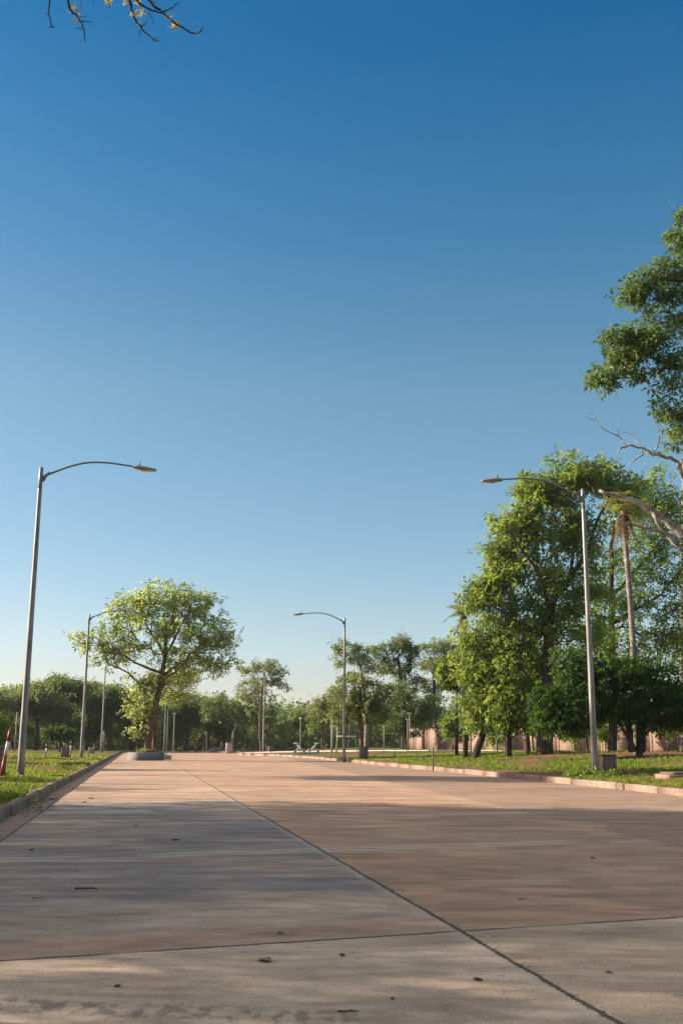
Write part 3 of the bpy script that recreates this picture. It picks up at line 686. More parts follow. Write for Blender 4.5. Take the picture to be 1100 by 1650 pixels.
# ---- dead tree with broken limbs at the right edge
YX = 32.0; bx = ground_base(1225, YX, .2); rngx = np.random.default_rng(8)
dt = thing('dead_tree', 'bare dead tree at the right edge with broken grey limbs and thin twigs', 'tree', tuple(bx))
LIMBS = [([(1215, 1100), (1195, 985), (1165, 925), (1130, 890)], .3, .17, 10, True), ([(1130, 890), (1100, 862), (1062, 832), (1030, 812), (1000, 800), (965, 790)], .15, .045, 9, False),
         ([(1090, 868), (1060, 858), (1035, 853), (1010, 848), (984, 842)], .075, .03, 8, False), ([(1160, 930), (1110, 903), (1085, 880), (1062, 856), (1045, 832)], .10, .035, 8, False), ([(1065, 833), (1064, 822)], .05, .035, 6, False),
         ([(1160, 930), (1140, 870), (1110, 815), (1098, 775), (1094, 758), (1079, 740), (1050, 736), (1030, 727), (1008, 722), (993, 727), (989, 738)], .10, .014, 8, False),
         ([(1010, 722), (996, 703), (972, 694), (958, 678), (950, 664), (947, 655)], .02, .006, 6, False), ([(996, 703), (990, 690), (991, 682)], .012, .005, 5, False), ([(958, 678), (940, 672)], .01, .004, 5, False),
         ([(1050, 736), (1058, 720), (1060, 706), (1056, 690), (1052, 668)], .028, .006, 6, False), ([(1060, 706), (1072, 696)], .01, .004, 5, False), ([(1058, 720), (1068, 716)], .01, .004, 5, False),
         ([(1035, 730), (1028, 712), (1022, 700), (1019, 676)], .022, .006, 6, False), ([(1022, 700), (1010, 697), (998, 696)], .012, .005, 5, False), ([(1033, 728), (1030, 712), (1025, 705)], .012, .005, 5, False),
         ([(1094, 758), (1097, 742), (1100, 728)], .035, .015, 6, False), ([(1036, 731), (1022, 741), (1012, 748)], .03, .012, 6, False)]
mbt = MB(); mbl = MB()
for pts, r0, r1, sd, first in LIMBS:
    P = ppath([(q[0], q[1], 0) for q in pts], YX, bx if first else None); P = np.array(P) - bx
    n = len(P) * 4; L = np.linspace(0, len(P) - 1, n); Q = np.stack([np.interp(L, range(len(P)), P[:, k]) for k in range(3)], 1)
    Q[1:-1] = .5 * Q[1:-1] + .25 * (Q[:-2] + Q[2:]); Q[1:-1] += rngx.normal(0, min(.03, r0 * .25), (n - 2, 3)); Q[:, 1] += np.linspace(0, rngx.normal(0, .3), n) if not first else 0
    (mbt if first else mbl).tube(Q, np.linspace(r0, r1, n), sd, True, .07, rngx)
mbt.build('trunk', M['deadwood'], dt, True); mbl.build('limbs', M['deadwood'], dt, True)

# ---- palms
def palm(label, base, path, r0, r1, top, scale, seed, nf=16, dead=26, deadlen=1.6, bark='bark_palm'):
    rng = np.random.default_rng(seed); t = thing('palm_tree', label, 'palm tree', tuple(base), 0, 'slim palms standing among the trees')
    P = np.array(path) - base; n = 24; L = np.linspace(0, len(P) - 1, n); Q = np.stack([np.interp(L, range(len(P)), P[:, k]) for k in range(3)], 1)
    for _ in range(3): Q[1:-1] = .5 * Q[1:-1] + .25 * (Q[:-2] + Q[2:])
    mb = MB(); mb.tube(Q, np.linspace(r0, r1, n), 10, True, .04, rng); mb.build('trunk', M[bark], t, True)
    tp = Q[-1]
    def fronds(count, length, el0, el1, sag, w, per):
        V = []; ti = []
        for i in range(count):
            az = rng.uniform(0, 2 * math.pi); el = rng.uniform(el0, el1); d = np.array([math.cos(az) * math.cos(el), math.sin(az) * math.cos(el), math.sin(el)])
            Lf = length * rng.uniform(.75, 1.15); side = unit(np.cross(d, np.array([0, 0, 1.0])) + 1e-6); tv = rng.uniform(0, 1)
            for s in np.linspace(.12, 1, per):
                p = tp + d * Lf * s - np.array([0, 0, 1]) * sag * Lf * s * s
                for sg in (-1, 1):
                    ld = unit(side * sg * .9 + d * .6 + np.array([0, 0, -.55]) + rng.normal(0, .15, 3)); ll = w * (1.15 - s * .55) * rng.uniform(.8, 1.1)
                    wv = unit(np.cross(ld, np.array([.2, .3, 1.0]))) * ll * .09
                    V.append([p, p + ld * ll * .5 + wv, p + ld * ll, p + ld * ll * .5 - wv]); ti.append(min(1, max(0, tv + rng.normal(0, .1))))
            q0 = tp + d * Lf * .05
            for s0, s1 in zip(np.linspace(0, .9, 6), np.linspace(.15, 1, 6)):
                a = tp + d * Lf * s0 - np.array([0, 0, 1]) * sag * Lf * s0 * s0; b_ = tp + d * Lf * s1 - np.array([0, 0, 1]) * sag * Lf * s1 * s1
                wv = side * .03 * scale * (1.2 - s0); V.append([a + wv, b_ + wv * .7, b_ - wv * .7, a - wv]); ti.append(tv)
        V = np.array(V).reshape(-1, 3); return V, np.arange(len(V)).reshape(-1, 4), np.array(ti)
    V, F, ti = fronds(nf, 1.9 * scale, .1, 1.35, .55, .75 * scale, 14); build('crown', V, F, M['palm_green'], t, False, ti)
    V, F, ti = fronds(dead, deadlen * scale, -1.45, -1.0, .1, .45 * scale, 9); build('dead_fronds', V, F, M['palm_dead'], t, False, ti)
    return t
pb = ground_base(1024, 53.5, .1); pth = [pb] + [pix(x, y, 53.5) for x, y in ((1022, 1120), (1020, 1050), (1014, 960), (1008, 890), (1003, 822))]
palm('slim palm with dead hanging fronds behind the right street lamp', pb, pth, .17, .125, None, 1.0, 71, 18, 22, 1.7)
pb = ground_base(749, 66, .1); pth = [pb] + [pix(x, y, 66) for x, y in ((748, 1150), (746, 1090), (746, 1040), (747, 985))]
palm('far slim palm beside the left edge of the leafy trees', pb, pth, .17, .11, None, .75, 72, 10, 18, 1.8, 'bark_dark')
pb = ground_base(1098, 74, .1); pth = [pb] + [pix(x, y, 74) for x, y in ((1098, 1100), (1099, 1000), (1099, 900), (1101, 760), (1104, 700))]
palm('palm trunk at the right edge of the view among dense foliage', pb, pth, .17, .13, None, 1.0, 73, 12, 12, 1.2)

# ---- middle distance and woodland trees: (label, name, px, Y, trunk top px/py, blobs, leaf, bark, trunk r)
FAR = [
 ('slim_tree', 'slim tree with an open crown right behind the far street lamp', 421, 132, [(418, 1150), (424, 1100), (428, 1075)], [(428, 1075, 26, 12, 16), (405, 1078, 16, 8, 8), (448, 1085, 16, 10, 9), (452, 1105, 10, 10, 5), (425, 1095, 18, 12, 9)], 'leaf_olive', 'bark_brown', .22),
 ('olive_tree', 'olive green rounded tree left of the far street lamp', 432, 138, [(428, 1180), (425, 1150)], [(405, 1115, 26, 22, 30), (425, 1140, 26, 30, 34), (440, 1170, 20, 28, 24), (410, 1160, 20, 24, 18)], 'leaf_olive', 'bark_brown', .25),
 ('branching_tree', 'small tree with pale forking branches under a flat dark crown', 374, 140, [(374, 1192), (376, 1180)], [(350, 1148, 26, 12, 26), (385, 1142, 26, 12, 26), (400, 1155, 18, 10, 14), (345, 1125, 22, 12, 14)], 'leaf_wood', 'bark_pale', .25),
 ('pale_tree', 'small sunlit yellowish tree standing before the dark far wood', 484, 140, [(486, 1190), (484, 1165)], [(480, 1155, 15, 10, 18), (492, 1165, 11, 12, 12), (472, 1170, 10, 10, 8)], 'leaf_olive', 'bark_grey', .16),
 ('bushy_tree', 'bushy olive tree left of the middle street lamp', 520, 125, [(518, 1185), (520, 1160)], [(515, 1140, 18, 16, 22), (530, 1150, 20, 26, 28), (508, 1165, 14, 18, 14), (540, 1125, 16, 16, 14)], 'leaf_olive', 'bark_brown', .2),
 ('full_tree', 'full olive green tree with grey trunk behind the middle street lamp', 583, 96, [(582, 1185), (580, 1150), (580, 1110)], [(570, 1105, 34, 24, 36), (600, 1115, 32, 26, 36), (555, 1135, 28, 24, 28), (590, 1145, 40, 26, 40), (620, 1140, 24, 24, 22), (545, 1160, 18, 14, 10)], 'leaf_olive', 'bark_red', .26),
 ('tall_gum', 'tall open crowned tree rising behind the middle street lamp', 590, 118, [(590, 1150), (585, 1100), (578, 1060)], [(560, 1046, 26, 12, 22), (585, 1052, 20, 12, 14), (572, 1070, 26, 12, 14), (605, 1078, 24, 12, 14), (545, 1065, 10, 10, 5)], 'leaf_olive', 'bark_grey', .3),
 ('dark_gum', 'tallest dark crowned tree in the middle between the lamp and the wall', 650, 112, [(650, 1150), (647, 1100), (640, 1060)], [(645, 1036, 22, 14, 26), (615, 1050, 22, 14, 22), (662, 1055, 18, 18, 24), (640, 1075, 26, 16, 22), (655, 1100, 24, 18, 22), (615, 1070, 14, 14, 8)], 'leaf_wood', 'bark_dark', .35),
 ('pale_gum', 'lighter open crowned tree left of the far slim palm', 700, 116, [(700, 1150), (698, 1090), (700, 1060)], [(700, 1045, 26, 14, 24), (722, 1042, 14, 12, 10), (690, 1070, 22, 14, 18), (715, 1078, 22, 18, 20), (695, 1105, 26, 20, 24)], 'leaf_olive', 'bark_brown', .3),
 ('dense_tree', 'dense dark tree before the left end of the boundary wall', 655, 108, [(655, 1190), (655, 1150)], [(640, 1125, 32, 26, 44), (670, 1140, 36, 28, 48), (635, 1160, 30, 22, 30), (690, 1145, 26, 26, 30), (665, 1170, 30, 16, 20)], 'leaf_wood', 'bark_dark', .3),
 ('round_tree', 'deep green bushy tree beside the far slim palm trunk', 735, 72, [(736, 1150), (735, 1110)], [(728, 1075, 20, 24, 46), (742, 1065, 14, 22, 26), (720, 1095, 14, 14, 16), (738, 1098, 18, 16, 24)], 'leaf_mid', 'bark_dark', .14),
 ('leafy_tree', 'leafy tree before the wall seen between the leaning trunk and straight dark trunk', 800, 86, [(800, 1180), (800, 1150)], [(795, 1120, 26, 22, 26), (815, 1140, 22, 20, 20), (785, 1150, 18, 16, 14)], 'leaf_mid', 'bark_grey', .12),
 ('leafy_tree', 'leafy tree before the wall seen just left of the big soil mound', 858, 80, [(858, 1180), (858, 1150)], [(850, 1120, 28, 24, 28), (872, 1140, 22, 22, 20), (845, 1155, 16, 12, 10)], 'leaf_fresh', 'bark_grey', .12),
 ('leafy_tree', 'leafy tree before the wall, partly hidden by the right street lamp', 945, 76, [(945, 1180), (943, 1150)], [(935, 1130, 28, 26, 30), (960, 1150, 22, 18, 18)], 'leaf_mid', 'bark_grey', .11),
 ('young_tree', 'small yellow green sapling in front of the boundary wall', 727, 84, [(727, 1190), (727, 1175)], [(727, 1168, 11, 14, 22), (720, 1180, 8, 10, 9), (735, 1178, 8, 10, 9)], 'leaf_fresh', 'bark_grey', .07),
 ('clipped_tree', 'small round topped tree on the far left lawn', 97, 118, [(97, 1195), (97, 1185)], [(97, 1180, 20, 9, 40), (110, 1185, 12, 8, 16), (84, 1184, 11, 8, 14)], 'leaf_dark', 'bark_dark', .16),
 ('edge_tree', 'bright green bushy tree at the left edge beyond the marker post', -4, 95, [(-4, 1195), (-4, 1170)], [(0, 1170, 12, 22, 32), (-20, 1160, 22, 30, 40), (4, 1190, 8, 10, 10)], 'leaf_mid', 'bark_brown', .2),
]
for i, (nm, lab, px, Y, tp, bl, lm, bk, r) in enumerate(FAR):
    bb = ground_base(px, Y, .15); s = Y / FPX
    tree(nm, lab, 'tree', bb, [(ppath(tp, Y, bb), r, r * .45)], px_blobs(bl, Y, .9), M[lm], M[bk], 100 + i, per=16, sigma=2.9 * s * 1.55, size=max(.28, 4.3 * s), k=3, seg=.9, rtip=.02,
         attach=.6, aspect=.5)
for i, (px, Y, lab, bl) in enumerate([
    (748, 96, 'leafy shrub against the wall left of the leaning trunk', [(745, 1180, 12, 16, 26)]), (800, 88, 'shrub before the wall between the leaning trunk and the straight dark trunk', [(800, 1188, 14, 14, 24)]),
    (925, 76, 'yellowish shrub before the wall left of the right street lamp', [(925, 1172, 20, 20, 34)]), (975, 72, 'shrub before the wall behind the right concrete box', [(975, 1180, 16, 16, 24)]),
    (1075, 68, 'shrub before the wall near the right edge of the view', [(1078, 1165, 24, 18, 34)])]):
    bb = ground_base(px, Y, .1)
    tree('shrub', lab, 'shrub', bb, [(ppath([(px, 1195), (px, 1180)], Y, bb), .05, .03)], px_blobs(bl, Y, .8), M['leaf_fresh' if i % 2 == 0 else 'leaf_mid'], M['bark_brown'], 240 + i, per=12, sigma=.3, size=.26, k=5, seg=.4, rtip=.01, attach=.2, group='shrubs along the boundary wall')
# left woodland: umbrella crowns
WOOD = [(-25, 1100, 138, 'spreading tree at the far left edge of the left woodland'), (22, 1100, 150, 'flat topped tree behind the nearest left lamp, leftmost woodland crown in view'),
        (58, 1096, 142, 'wide crowned woodland tree directly right of the nearest left lamp'), (100, 1085, 146, 'tallest domed tree of the left woodland'),
        (143, 1095, 150, 'woodland tree with the crown just right of the second left lamp'), (180, 1100, 145, 'woodland tree behind the farthest left lamp'),
        (214, 1112, 152, 'low woodland tree left of the planter tree trunk'), (300, 1112, 150, 'woodland tree just right of the planter tree trunk'),
        (335, 1118, 158, 'woodland tree left of the pale forking tree')]
rw = np.random.default_rng(77)
for i, (px, ty, Y, lab) in enumerate(WOOD):
    bb = ground_base(px, Y, .15); h = 1207 - ty; bl = []
    for k in range(14):
        a = rw.uniform(-1, 1); bl.append((px + a * 30, ty + 12 + abs(a) * 16 + rw.uniform(0, 10), rw.uniform(16, 24), rw.uniform(7, 12), 16, rw.uniform(-3, 3)))
    for k in range(9):
        a = rw.uniform(-1, 1); bl.append((px + a * 32, ty + h * rw.uniform(.3, .78), rw.uniform(14, 24), rw.uniform(8, 14), 13, rw.uniform(0, 5)))
    lx = rw.uniform(-6, 6)
    tree('woodland_tree', lab, 'tree', bb, [(ppath([(px + lx, ty + h * .75), (px + lx * .5, ty + h * .45), (px, ty + 30)], Y, bb), .32, .12), (ppath([(px + lx * .8, ty + h * .7), (px + 14, ty + h * .4)], Y), .16, .08)],
         px_blobs(bl, Y, .9), M['leaf_wood' if i % 2 else 'leaf_olive'], M['bark_dark'], 140 + i, per=18, sigma=.5, size=.36, k=3, seg=1.0, rtip=.025, attach=.4, aspect=.5, group='trees of the left woodland')
# far wood that reads as one mass
rf = np.random.default_rng(5); C = []
for i in range(2300):
    X = rf.uniform(-120, 75); Y = rf.uniform(162, 200); top = 7.0 + 2.5 * vnoise(X * .12, Y * .05, 9) - (1.5 if X > -45 else 0)
    C.append((X, Y, .3 + (top - .3) * rf.uniform(0, 1)))
V, F, ti = leaves(np.array(C), rf, 26, (1.5, 1.5, .9), .62, k=3, aspect=.6)
V[:, 2] = np.maximum(V[:, 2], .15)
tag(build('far_wood', V, F, M['leaf_wood'], None, False, ti), 'dark mass of far woodland closing the view behind the lawns', 'wood', kind='stuff')
mbk = MB()
for i in range(46):                          # stems at the edge of the far wood
    X = rf.uniform(-75, 5); Y = rf.uniform(156, 172); h = rf.uniform(4, 7); z = float(gz(X, Y)) - .1; q = rf.normal(0, .35, 2)
    mbk.tube([(X, Y, z), (X + q[0] * .4, Y, z + h * .5), (X + q[0], Y + q[1], z + h)], [.16, .12, .09], 6)
tag(mbk.build('wood_stems', M['bark_brown'], None, True), 'slim bare stems along the edge of the far woodland', 'stems', kind='stuff')

# ---- trees left of the frame whose shadows lie across the road
SH = [(-16.5, 9.6, 11.5, 5.2, 'shade tree beside the near left lawn, second from the camera', 2.2, 30), (-17.5, 19.8, 12.5, 4.6, 'shade tree on the left lawn short of the nearest lamp, tallest of its row', 2.4, 30),
      (-14.5, 14.8, 9.5, 4.0, 'low shade tree between two taller ones on the left lawn', 2.0, 22), (-15.5, 2.6, 11.5, 5.2, 'shade tree on the left lawn level with the camera', 2.2, 30), (-15.0, -6.0, 11.0, 5.0, 'shade tree on the left lawn behind the camera', 2.2, 24),
      (-26.0, 30.6, 12.0, .7, 'slim shade tree on the left lawn level with the nearest lamp', 2.0, 5), (-26.5, 42.6, 17.0, 2.3, 'slim tall shade tree far on the left lawn beyond the nearest lamp', 11.0, 20),
      (-35.0, 52.0, 12.5, 1.1, 'narrow shade tree on the left lawn halfway to the second lamp', 3.0, 8), (-40.0, 66.0, 12.0, 1.6, 'sparse shade tree on the left lawn level with the second lamp', 3.0, 9)]
for i, (X, Y, h, r, lab, cb, nb) in enumerate(SH):
    bb = np.array([X, Y, float(gz(X, Y)) - .15]); rr = np.random.default_rng(300 + i); bl = []
    for k in range(nb):
        a = rr.uniform(0, 6.28); d = r * math.sqrt(rr.uniform(0, .7)); z = rr.uniform(cb, h - 1.2); bl.append((bb + np.array([d * math.cos(a), d * math.sin(a), z]), (1.7, 1.7, 1.2), 17))
    tree('roadside_tree', lab, 'tree', bb, [([bb, bb + np.array([.2, 0, h * .35]), bb + np.array([.1, .2, h * .7])], .28, .1)], bl, M['leaf_mid'], M['bark_brown'], 310 + i, per=20, sigma=.4, size=.26, k=5, seg=.7, rtip=.012, attach=.4)

# ---- flowering tree overhanging the top of the frame
YF = 7.0; bfw = np.array([-5.3, 5.2, float(gz(-5.3, 5.2)) - .1]); rn = np.random.default_rng(9)
ft = thing('flowering_tree', 'nearly bare tree reaching in at the top left with yellow blossoms on thin twigs', 'tree', tuple(bfw))
mb = MB()
limb = [bfw, bfw + [.1, .1, 2], bfw + [.3, .3, 4.2], bfw + [.9, .7, 6.0], pix(60, -260, YF), pix(150, -170, YF), pix(240, -120, YF), pix(330, -90, YF)]
def smooth(P, k=5):
    P = np.array(P); n = (len(P) - 1) * k + 1; L = np.linspace(0, len(P) - 1, n); Q = np.stack([np.interp(L, range(len(P)), P[:, j]) for j in range(3)], 1)
    for _ in range(2): Q[1:-1] = .5 * Q[1:-1] + .25 * (Q[:-2] + Q[2:])
    return Q
Q = smooth(limb); mb.tube(Q - bfw, np.concatenate([np.linspace(.16, .07, 16), np.linspace(.06, .014, len(Q) - 16)]), 9, True, .05, rn)
mb.build('trunk', M['twig'], ft, True)
TW = [([(60, -260), (78, -120), (83, -30), (82, 0), (78, 22), (84, 45)], .011, .004), ([(84, 42), (90, 44)], .004, .002), ([(78, 22), (73, 22)], .003, .002), ([(83, 40), (78, 46)], .004, .002),
      ([(150, -170), (128, -60), (112, -5), (110, 12), (122, 24), (131, 34), (136, 50), (138, 67)], .012, .004), ([(131, 34), (140, 34), (149, 37)], .004, .002), ([(126, 29), (141, 25)], .003, .002), ([(136, 46), (122, 46)], .003, .002), ([(128, -40), (130, 2), (132, 18)], .004, .002), ([(150, -120), (150, -5), (151, 6)], .004, .002),
      ([(150, -170), (168, -40), (176, 4), (177, 14)], .008, .003), ([(174, 0), (180, -6)], .004, .002),
      ([(240, -120), (200, -20), (211, 8), (216, 28), (226, 44), (240, 58), (250, 66)], .013, .004), ([(226, 44), (234, 40), (238, 33)], .005, .002), ([(247, 64), (257, 60)], .004, .002), ([(249, 66), (260, 68)], .004, .002), ([(226, 48), (225, 60)], .004, .002),
      ([(240, -120), (214, -8), (232, 12), (252, 19), (266, 19)], .011, .005), ([(238, 14), (243, 26), (247, 39)], .004, .002),
      ([(330, -90), (232, -4), (252, 12), (270, 28), (287, 42), (303, 50), (318, 53), (325, 51), (327, 42)], .013, .004), ([(262, 20), (276, 14), (287, 5), (291, -8)], .006, .003), ([(232, -4), (252, 4)], .004, .002)]
mt_ = MB()
for pts, r0, r1 in TW:
    Q = smooth([pix(a, b_, YF + rn.normal(0, .02)) for a, b_ in pts], 4); Q[1:-1] += rn.normal(0, .004, (len(Q) - 2, 3)); mt_.tube(Q - bfw, np.linspace(r0, r1, len(Q)), 6)
# the rest of the sparse crown, out of frame
allt = []
for i in range(46):
    s_ = rn.integers(12, 36); a = smooth(limb)[min(s_, 35)]; e_ = a + np.array([rn.normal(-.4, 1.2), rn.normal(-.6, 1.3), rn.uniform(.1, 1.9)])
    if e_[1] > 6.3: e_[2] += .5
    mid = (a + e_) / 2 + rn.normal(0, .15, 3); Q = smooth([a, mid, e_], 4); mt_.tube(Q - bfw, np.linspace(.018, .004, len(Q)), 5); allt.append(e_)
mt_.build('twigs', M['twig'], ft, True)
FL = [(112, 18, 9), (123, 21, 9), (121, 33, 6), (219, 22, 10), (220, 36, 8), (268, 21, 8), (283, 38, 18), (234, 17, 5), (209, 2, 8), (217, 3, 6), (176, 2, 6), (112, 10, 5), (276, 42, 8)]
fc = np.concatenate([pix(a, b_, YF) + rn.normal(0, .012, (max(1, int(w / 5)), 3)) for a, b_, w in FL] + [np.array([e_ + rn.normal(0, .05, 3)]) for e_ in allt for _ in range(6)])
V, F, ti = leaves(fc, rn, 2, .009, .03, k=5, aspect=.7); build('blossoms', V - bfw, F, M['petal'], ft, False, ti)

# ------------------------------------------------------------------ grass blades and weeds
def blades(name, label, region, n, seed):
    rng = np.random.default_rng(seed); X, Y = region(rng, n); s = soil_at(X, Y); keep = rng.uniform(0, 1, len(X)) > s * 1.35 - .08
    cl = vnoise(X * 1.3, Y * 1.3, 21); keep &= rng.uniform(0, 1, len(X)) < .35 + cl; X, Y, cl = X[keep], Y[keep], cl[keep]; n = len(X)
    z = gz(X, Y) - .01; az = rng.uniform(0, 2 * math.pi, n); far = np.clip(Y / 30, .7, 3.0)
    h = (.035 + .085 * cl * rng.uniform(.5, 1.3, n)) * np.clip(far, .9, 1.4); w = .009 * far * rng.uniform(.7, 1.4, n); lean = h * rng.uniform(.2, .9, n)
    dx, dy = np.cos(az), np.sin(az); P = np.stack([X, Y, z], 1); sd = np.stack([-dy, dx, 0 * dx], 1) * w[:, None]
    mid = P + np.stack([dx * lean * .35, dy * lean * .35, h * .62], 1); tip = P + np.stack([dx * lean, dy * lean, h], 1)
    V = np.stack([P - sd, P + sd, mid + sd * .7, tip, mid - sd * .7], 1).reshape(-1, 3); F = np.arange(len(V)).reshape(-1, 5)
    ti = np.clip((vnoise(X * .22, Y * .35, 31) - .5) * 1.1 + .4 + rng.normal(0, .2, n), 0, 1)
    return tag(build(name, V, F, M['blade'], None, False, ti), label, 'grass', kind='stuff')
def reg_left(rng, n):
    Y = 12 + 78 * rng.uniform(0, 1, n) ** 1.7; wd = np.minimum(2.0 + .24 * (Y - 10), 16); X = xl(Y) - .17 - wd * rng.uniform(0, 1, n) ** 1.2; return X, Y
def reg_right(rng, n):
    Y = 22 + 60 * rng.uniform(0, 1, n) ** 1.5; wd = np.clip(1.5 + .55 * (Y - 22), 1.5, 16); X = xr(Y) + .17 + wd * rng.uniform(0, 1, n) ** 1.15; return X, Y
blades('grass_left', 'short sunlit grass growing on the left lawn', reg_left, 120000, 1)
blades('grass_right', 'short patchy grass growing on the right lawn', reg_right, 150000, 2)
def weed(label, X, Y, z, n, spread, size, seed):
    rng = np.random.default_rng(seed); C = np.array([[0, 0, .06]]) + rng.normal(0, 1, (n, 3)) * np.array([spread, spread, .05]); C[:, 2] = np.abs(C[:, 2]) + .02
    V, F, ti = leaves(C, rng, 3, .03, size, k=4, aspect=.3, droop=-.2); o = build('weed', V, F, M['leaf_mid'], None, False, ti); o.location = (X, Y, z)
    return tag(o, label, 'weed')
wp = pground(27, 1296, .05); weed('leafy weed growing out of the gap in the left kerb', wp[0] - .05, wp[1], .03, 40, .12, .12, 3)
X, Y = lamp_xy[3]; weed('tuft of weeds left of the right street lamp base', X - .75, Y - .8, float(gz(X - .75, Y - .8)), 26, .22, .2, 4)
weed('weeds growing around the foot of the right concrete box', X + .45, Y - .55, float(gz(X + .45, Y - .55)), 22, .25, .16, 5)

# ------------------------------------------------------------------ planter
X, Y = pix(231, 1218, 74.0)[0], 74.9
pt = thing('planter', 'large square grey concrete planter standing on the road', 'planter', (X, Y, 0), math.radians(-11.3))
mb = MB(); mb.lathe([(1.30, -.02), (1.33, .02), (1.33, .50), (1.31, .53), (1.19, .53), (1.17, .50), (1.17, .40)], sides=4); mb.build('rim_wall', M['conc_grey'], pt, False)
mb = MB(); mb.lathe([(1.165, .40), (.8, .52), (.4, .57), (.02, .58)], sides=4); mb.build('soil', M['soil'], pt)
rp = np.random.default_rng(12); C = np.stack([rp.uniform(-.55, .55, 60), rp.uniform(-.55, .55, 60), rp.uniform(.56, .68, 60)], 1)
V, F, ti = leaves(C, rp, 3, .08, .16, k=4); build('foliage', V, F, M['leaf_olive'], pt, False, ti)
X = pix(269, 1213, 80)[0]
p2 = thing('planter', 'low square planter mostly hidden behind the larger one', 'planter', (X - .4, 79.5, 0), math.radians(-11.3))
mb = MB(); mb.lathe([(.86, -.02), (.88, .02), (.88, .30), (.86, .32), (.76, .32), (.74, .26)], sides=4); mb.build('rim_wall', M['conc_pale'], p2)
mb = MB(); mb.lathe([(.735, .26), (.4, .36), (.02, .40)], sides=4); mb.build('soil', M['soil'], p2)

# ------------------------------------------------------------------ concrete boxes, posts, stakes
def conc_box(label, px, Y, w, h, mat, rz=TH, dep=None, lid=True):
    X = pix(px, 1210, Y)[0]; z = float(gz(X, Y)); t = thing('utility_box', label, 'concrete box', (X, Y, z), rz, 'square concrete utility boxes on the lawns')
    d = dep or w
    mb = MB(); mb.box((0, 0, h / 2 - .1), (w, d, h + .2), 0, .015); mb.build('body', M[mat], t)
    mb = MB(); mb.box((0, 0, h + .025), (w + .03, d + .03, .05), 0, .012); mb.build('lid', M[mat], t); return t
conc_box('brown concrete box beside the right street lamp foot', 976, 34.9, .46, .62, 'conc_brown')
conc_box('brown concrete box right of the middle street lamp', 585.5, 72.0, .52, .78, 'conc_brown')
conc_box('small brown concrete box right of the far street lamp', 437, 124, .68, .62, 'conc_brown')
conc_box('dark concrete box left of the second left street lamp', 105.5, 68.5, .52, .66, 'conc_brown')
conc_box('pale grey concrete box near the farthest left street lamp', 147, 100, .5, .5, 'conc_pale')
conc_box('grey concrete box cut by the left edge beside a marker post', 1, 32.4, .36, .78, 'conc_brown')
conc_box('pale concrete box under the small tree with forking branches', 369, 134, .75, 1.05, 'conc_pale')
conc_box('grey block low in front of the far woodland', 352, 139.5, .8, .45, 'conc_grey')
conc_box('wide grey block at the road end before the woodland', 343, 139.2, .7, .4, 'conc_grey')

def marker(label, px, Y, h, lean=0.0, r=.045):
    X = pix(px, 1210, Y)[0]; z = float(gz(X, Y)); t = thing('marker_post', label, 'marker post', (X, Y, z), 0, 'red and white marker posts on the left lawn')
    def seg(nm, a, b_, mat):
        q = MB(); q.tube([(lean * a, 0, a), (lean * b_, 0, b_)], r, 10); q.build(nm, mat, t)
    seg('lower_band', -.1, h * .45, M['red']); seg('middle_band', h * .45, h * .74, M['white']); seg('upper_band', h * .74, h, M['red']); return t
marker('leaning red and white post at the left edge, nearest of the posts', 5.5, 31.6, 1.32, .13, .05)
marker('red topped white post between the nearest lamp and the dark box', 74.5, 60, .9, .03, .045)
marker('red and white post against the dark concrete box on the lawn', 113.5, 67.5, 1.1, .03, .045)
marker('thin red and white post right behind the second left lamp', 134.5, 86, .95, 0, .04)
marker('small red topped post beside the pale grey box', 152, 100, .85, 0, .045)

def stake(label, px, Y, h, r, mat='wood', name='stake'):
    X = pix(px, 1210, Y)[0]; z = float(gz(X, Y)); q = MB(); q.tube([(0, 0, -.1), (.01, 0, h * .5), (0, .01, h * .97), (0, .01, h)], [r, r, r * .9, r * .6], 8)
    o = q.build(name, M[mat]); o.location = (X, Y, z); return tag(o, label, 'post')
stake('brown wooden stake alone on the right lawn', 697, 46.5, .92, .035)
stake('short grey stub post in the right lawn', 635.5, 72, .32, .05)
stake('short pale stake at the corner of the far right kerb', 392, 114.5, .6, .05)
stake('thin brown rod standing behind the right concrete box', 986.5, 36.0, 1.2, .012)
stake('tan square topped post beside the farthest left lamp', 166, 118, 2.2, .13, 'bark_pale')
stake('slim grey post left of the white frame on the lawn', 534.5, 106, 3.6, .09, 'conc_pale', 'post')
stake('pale utility post right of the planter tree trunk', 264.5, 96, 4.6, .075, 'conc_grey', 'utility_post')
stake('thinner pale utility post beside the taller one behind the planter', 268.5, 96.5, 4.0, .05, 'conc_grey', 'utility_post')
stake('grey post between the leaning trunk and the dark trunk by the wall', 758, 75, 2.4, .06, 'conc_grey', 'post')
stake('dim grey pole at the far left before the woodland', 24, 118, 4.2, .08, 'galv', 'post')

def park_light(label, px, Y, h, w):
    X = pix(px, 1210, Y)[0]; z = float(gz(X, Y)); t = thing('park_light', label, 'park light', (X, Y, z), 0, 'slim park lights beyond the right lawn')
    q = MB(); q.tube([(0, 0, -.1), (0, 0, h)], [.042, .03], 8); q.build('pole', M['conc_pale'], t)
    if w > 0:
        q = MB(); q.box((0, 0, h + .03), (w, .07, .07), 0, .01); q.build('crossbar', M['white'], t)
        for sgn in (-1, 1):
            q = MB(); q.box((sgn * w * .36, 0, h + .11), (w * .26, .16, .09), 0, .02); q.build('lamp', M['conc_pale'], t)
    else:
        q = MB(); q.lathe([(.04, 0), (.11, .04), (.13, .12), (.05, .2)], (0, 0, h), 12); q.build('lamp', M['white'], t)
    return t
park_light('slim white park light left of the exercise machines', 483.5, 108, 3.35, 0)
park_light('slim park light with a small crossbar right of the middle lamp', 618.5, 100, 3.0, .34)
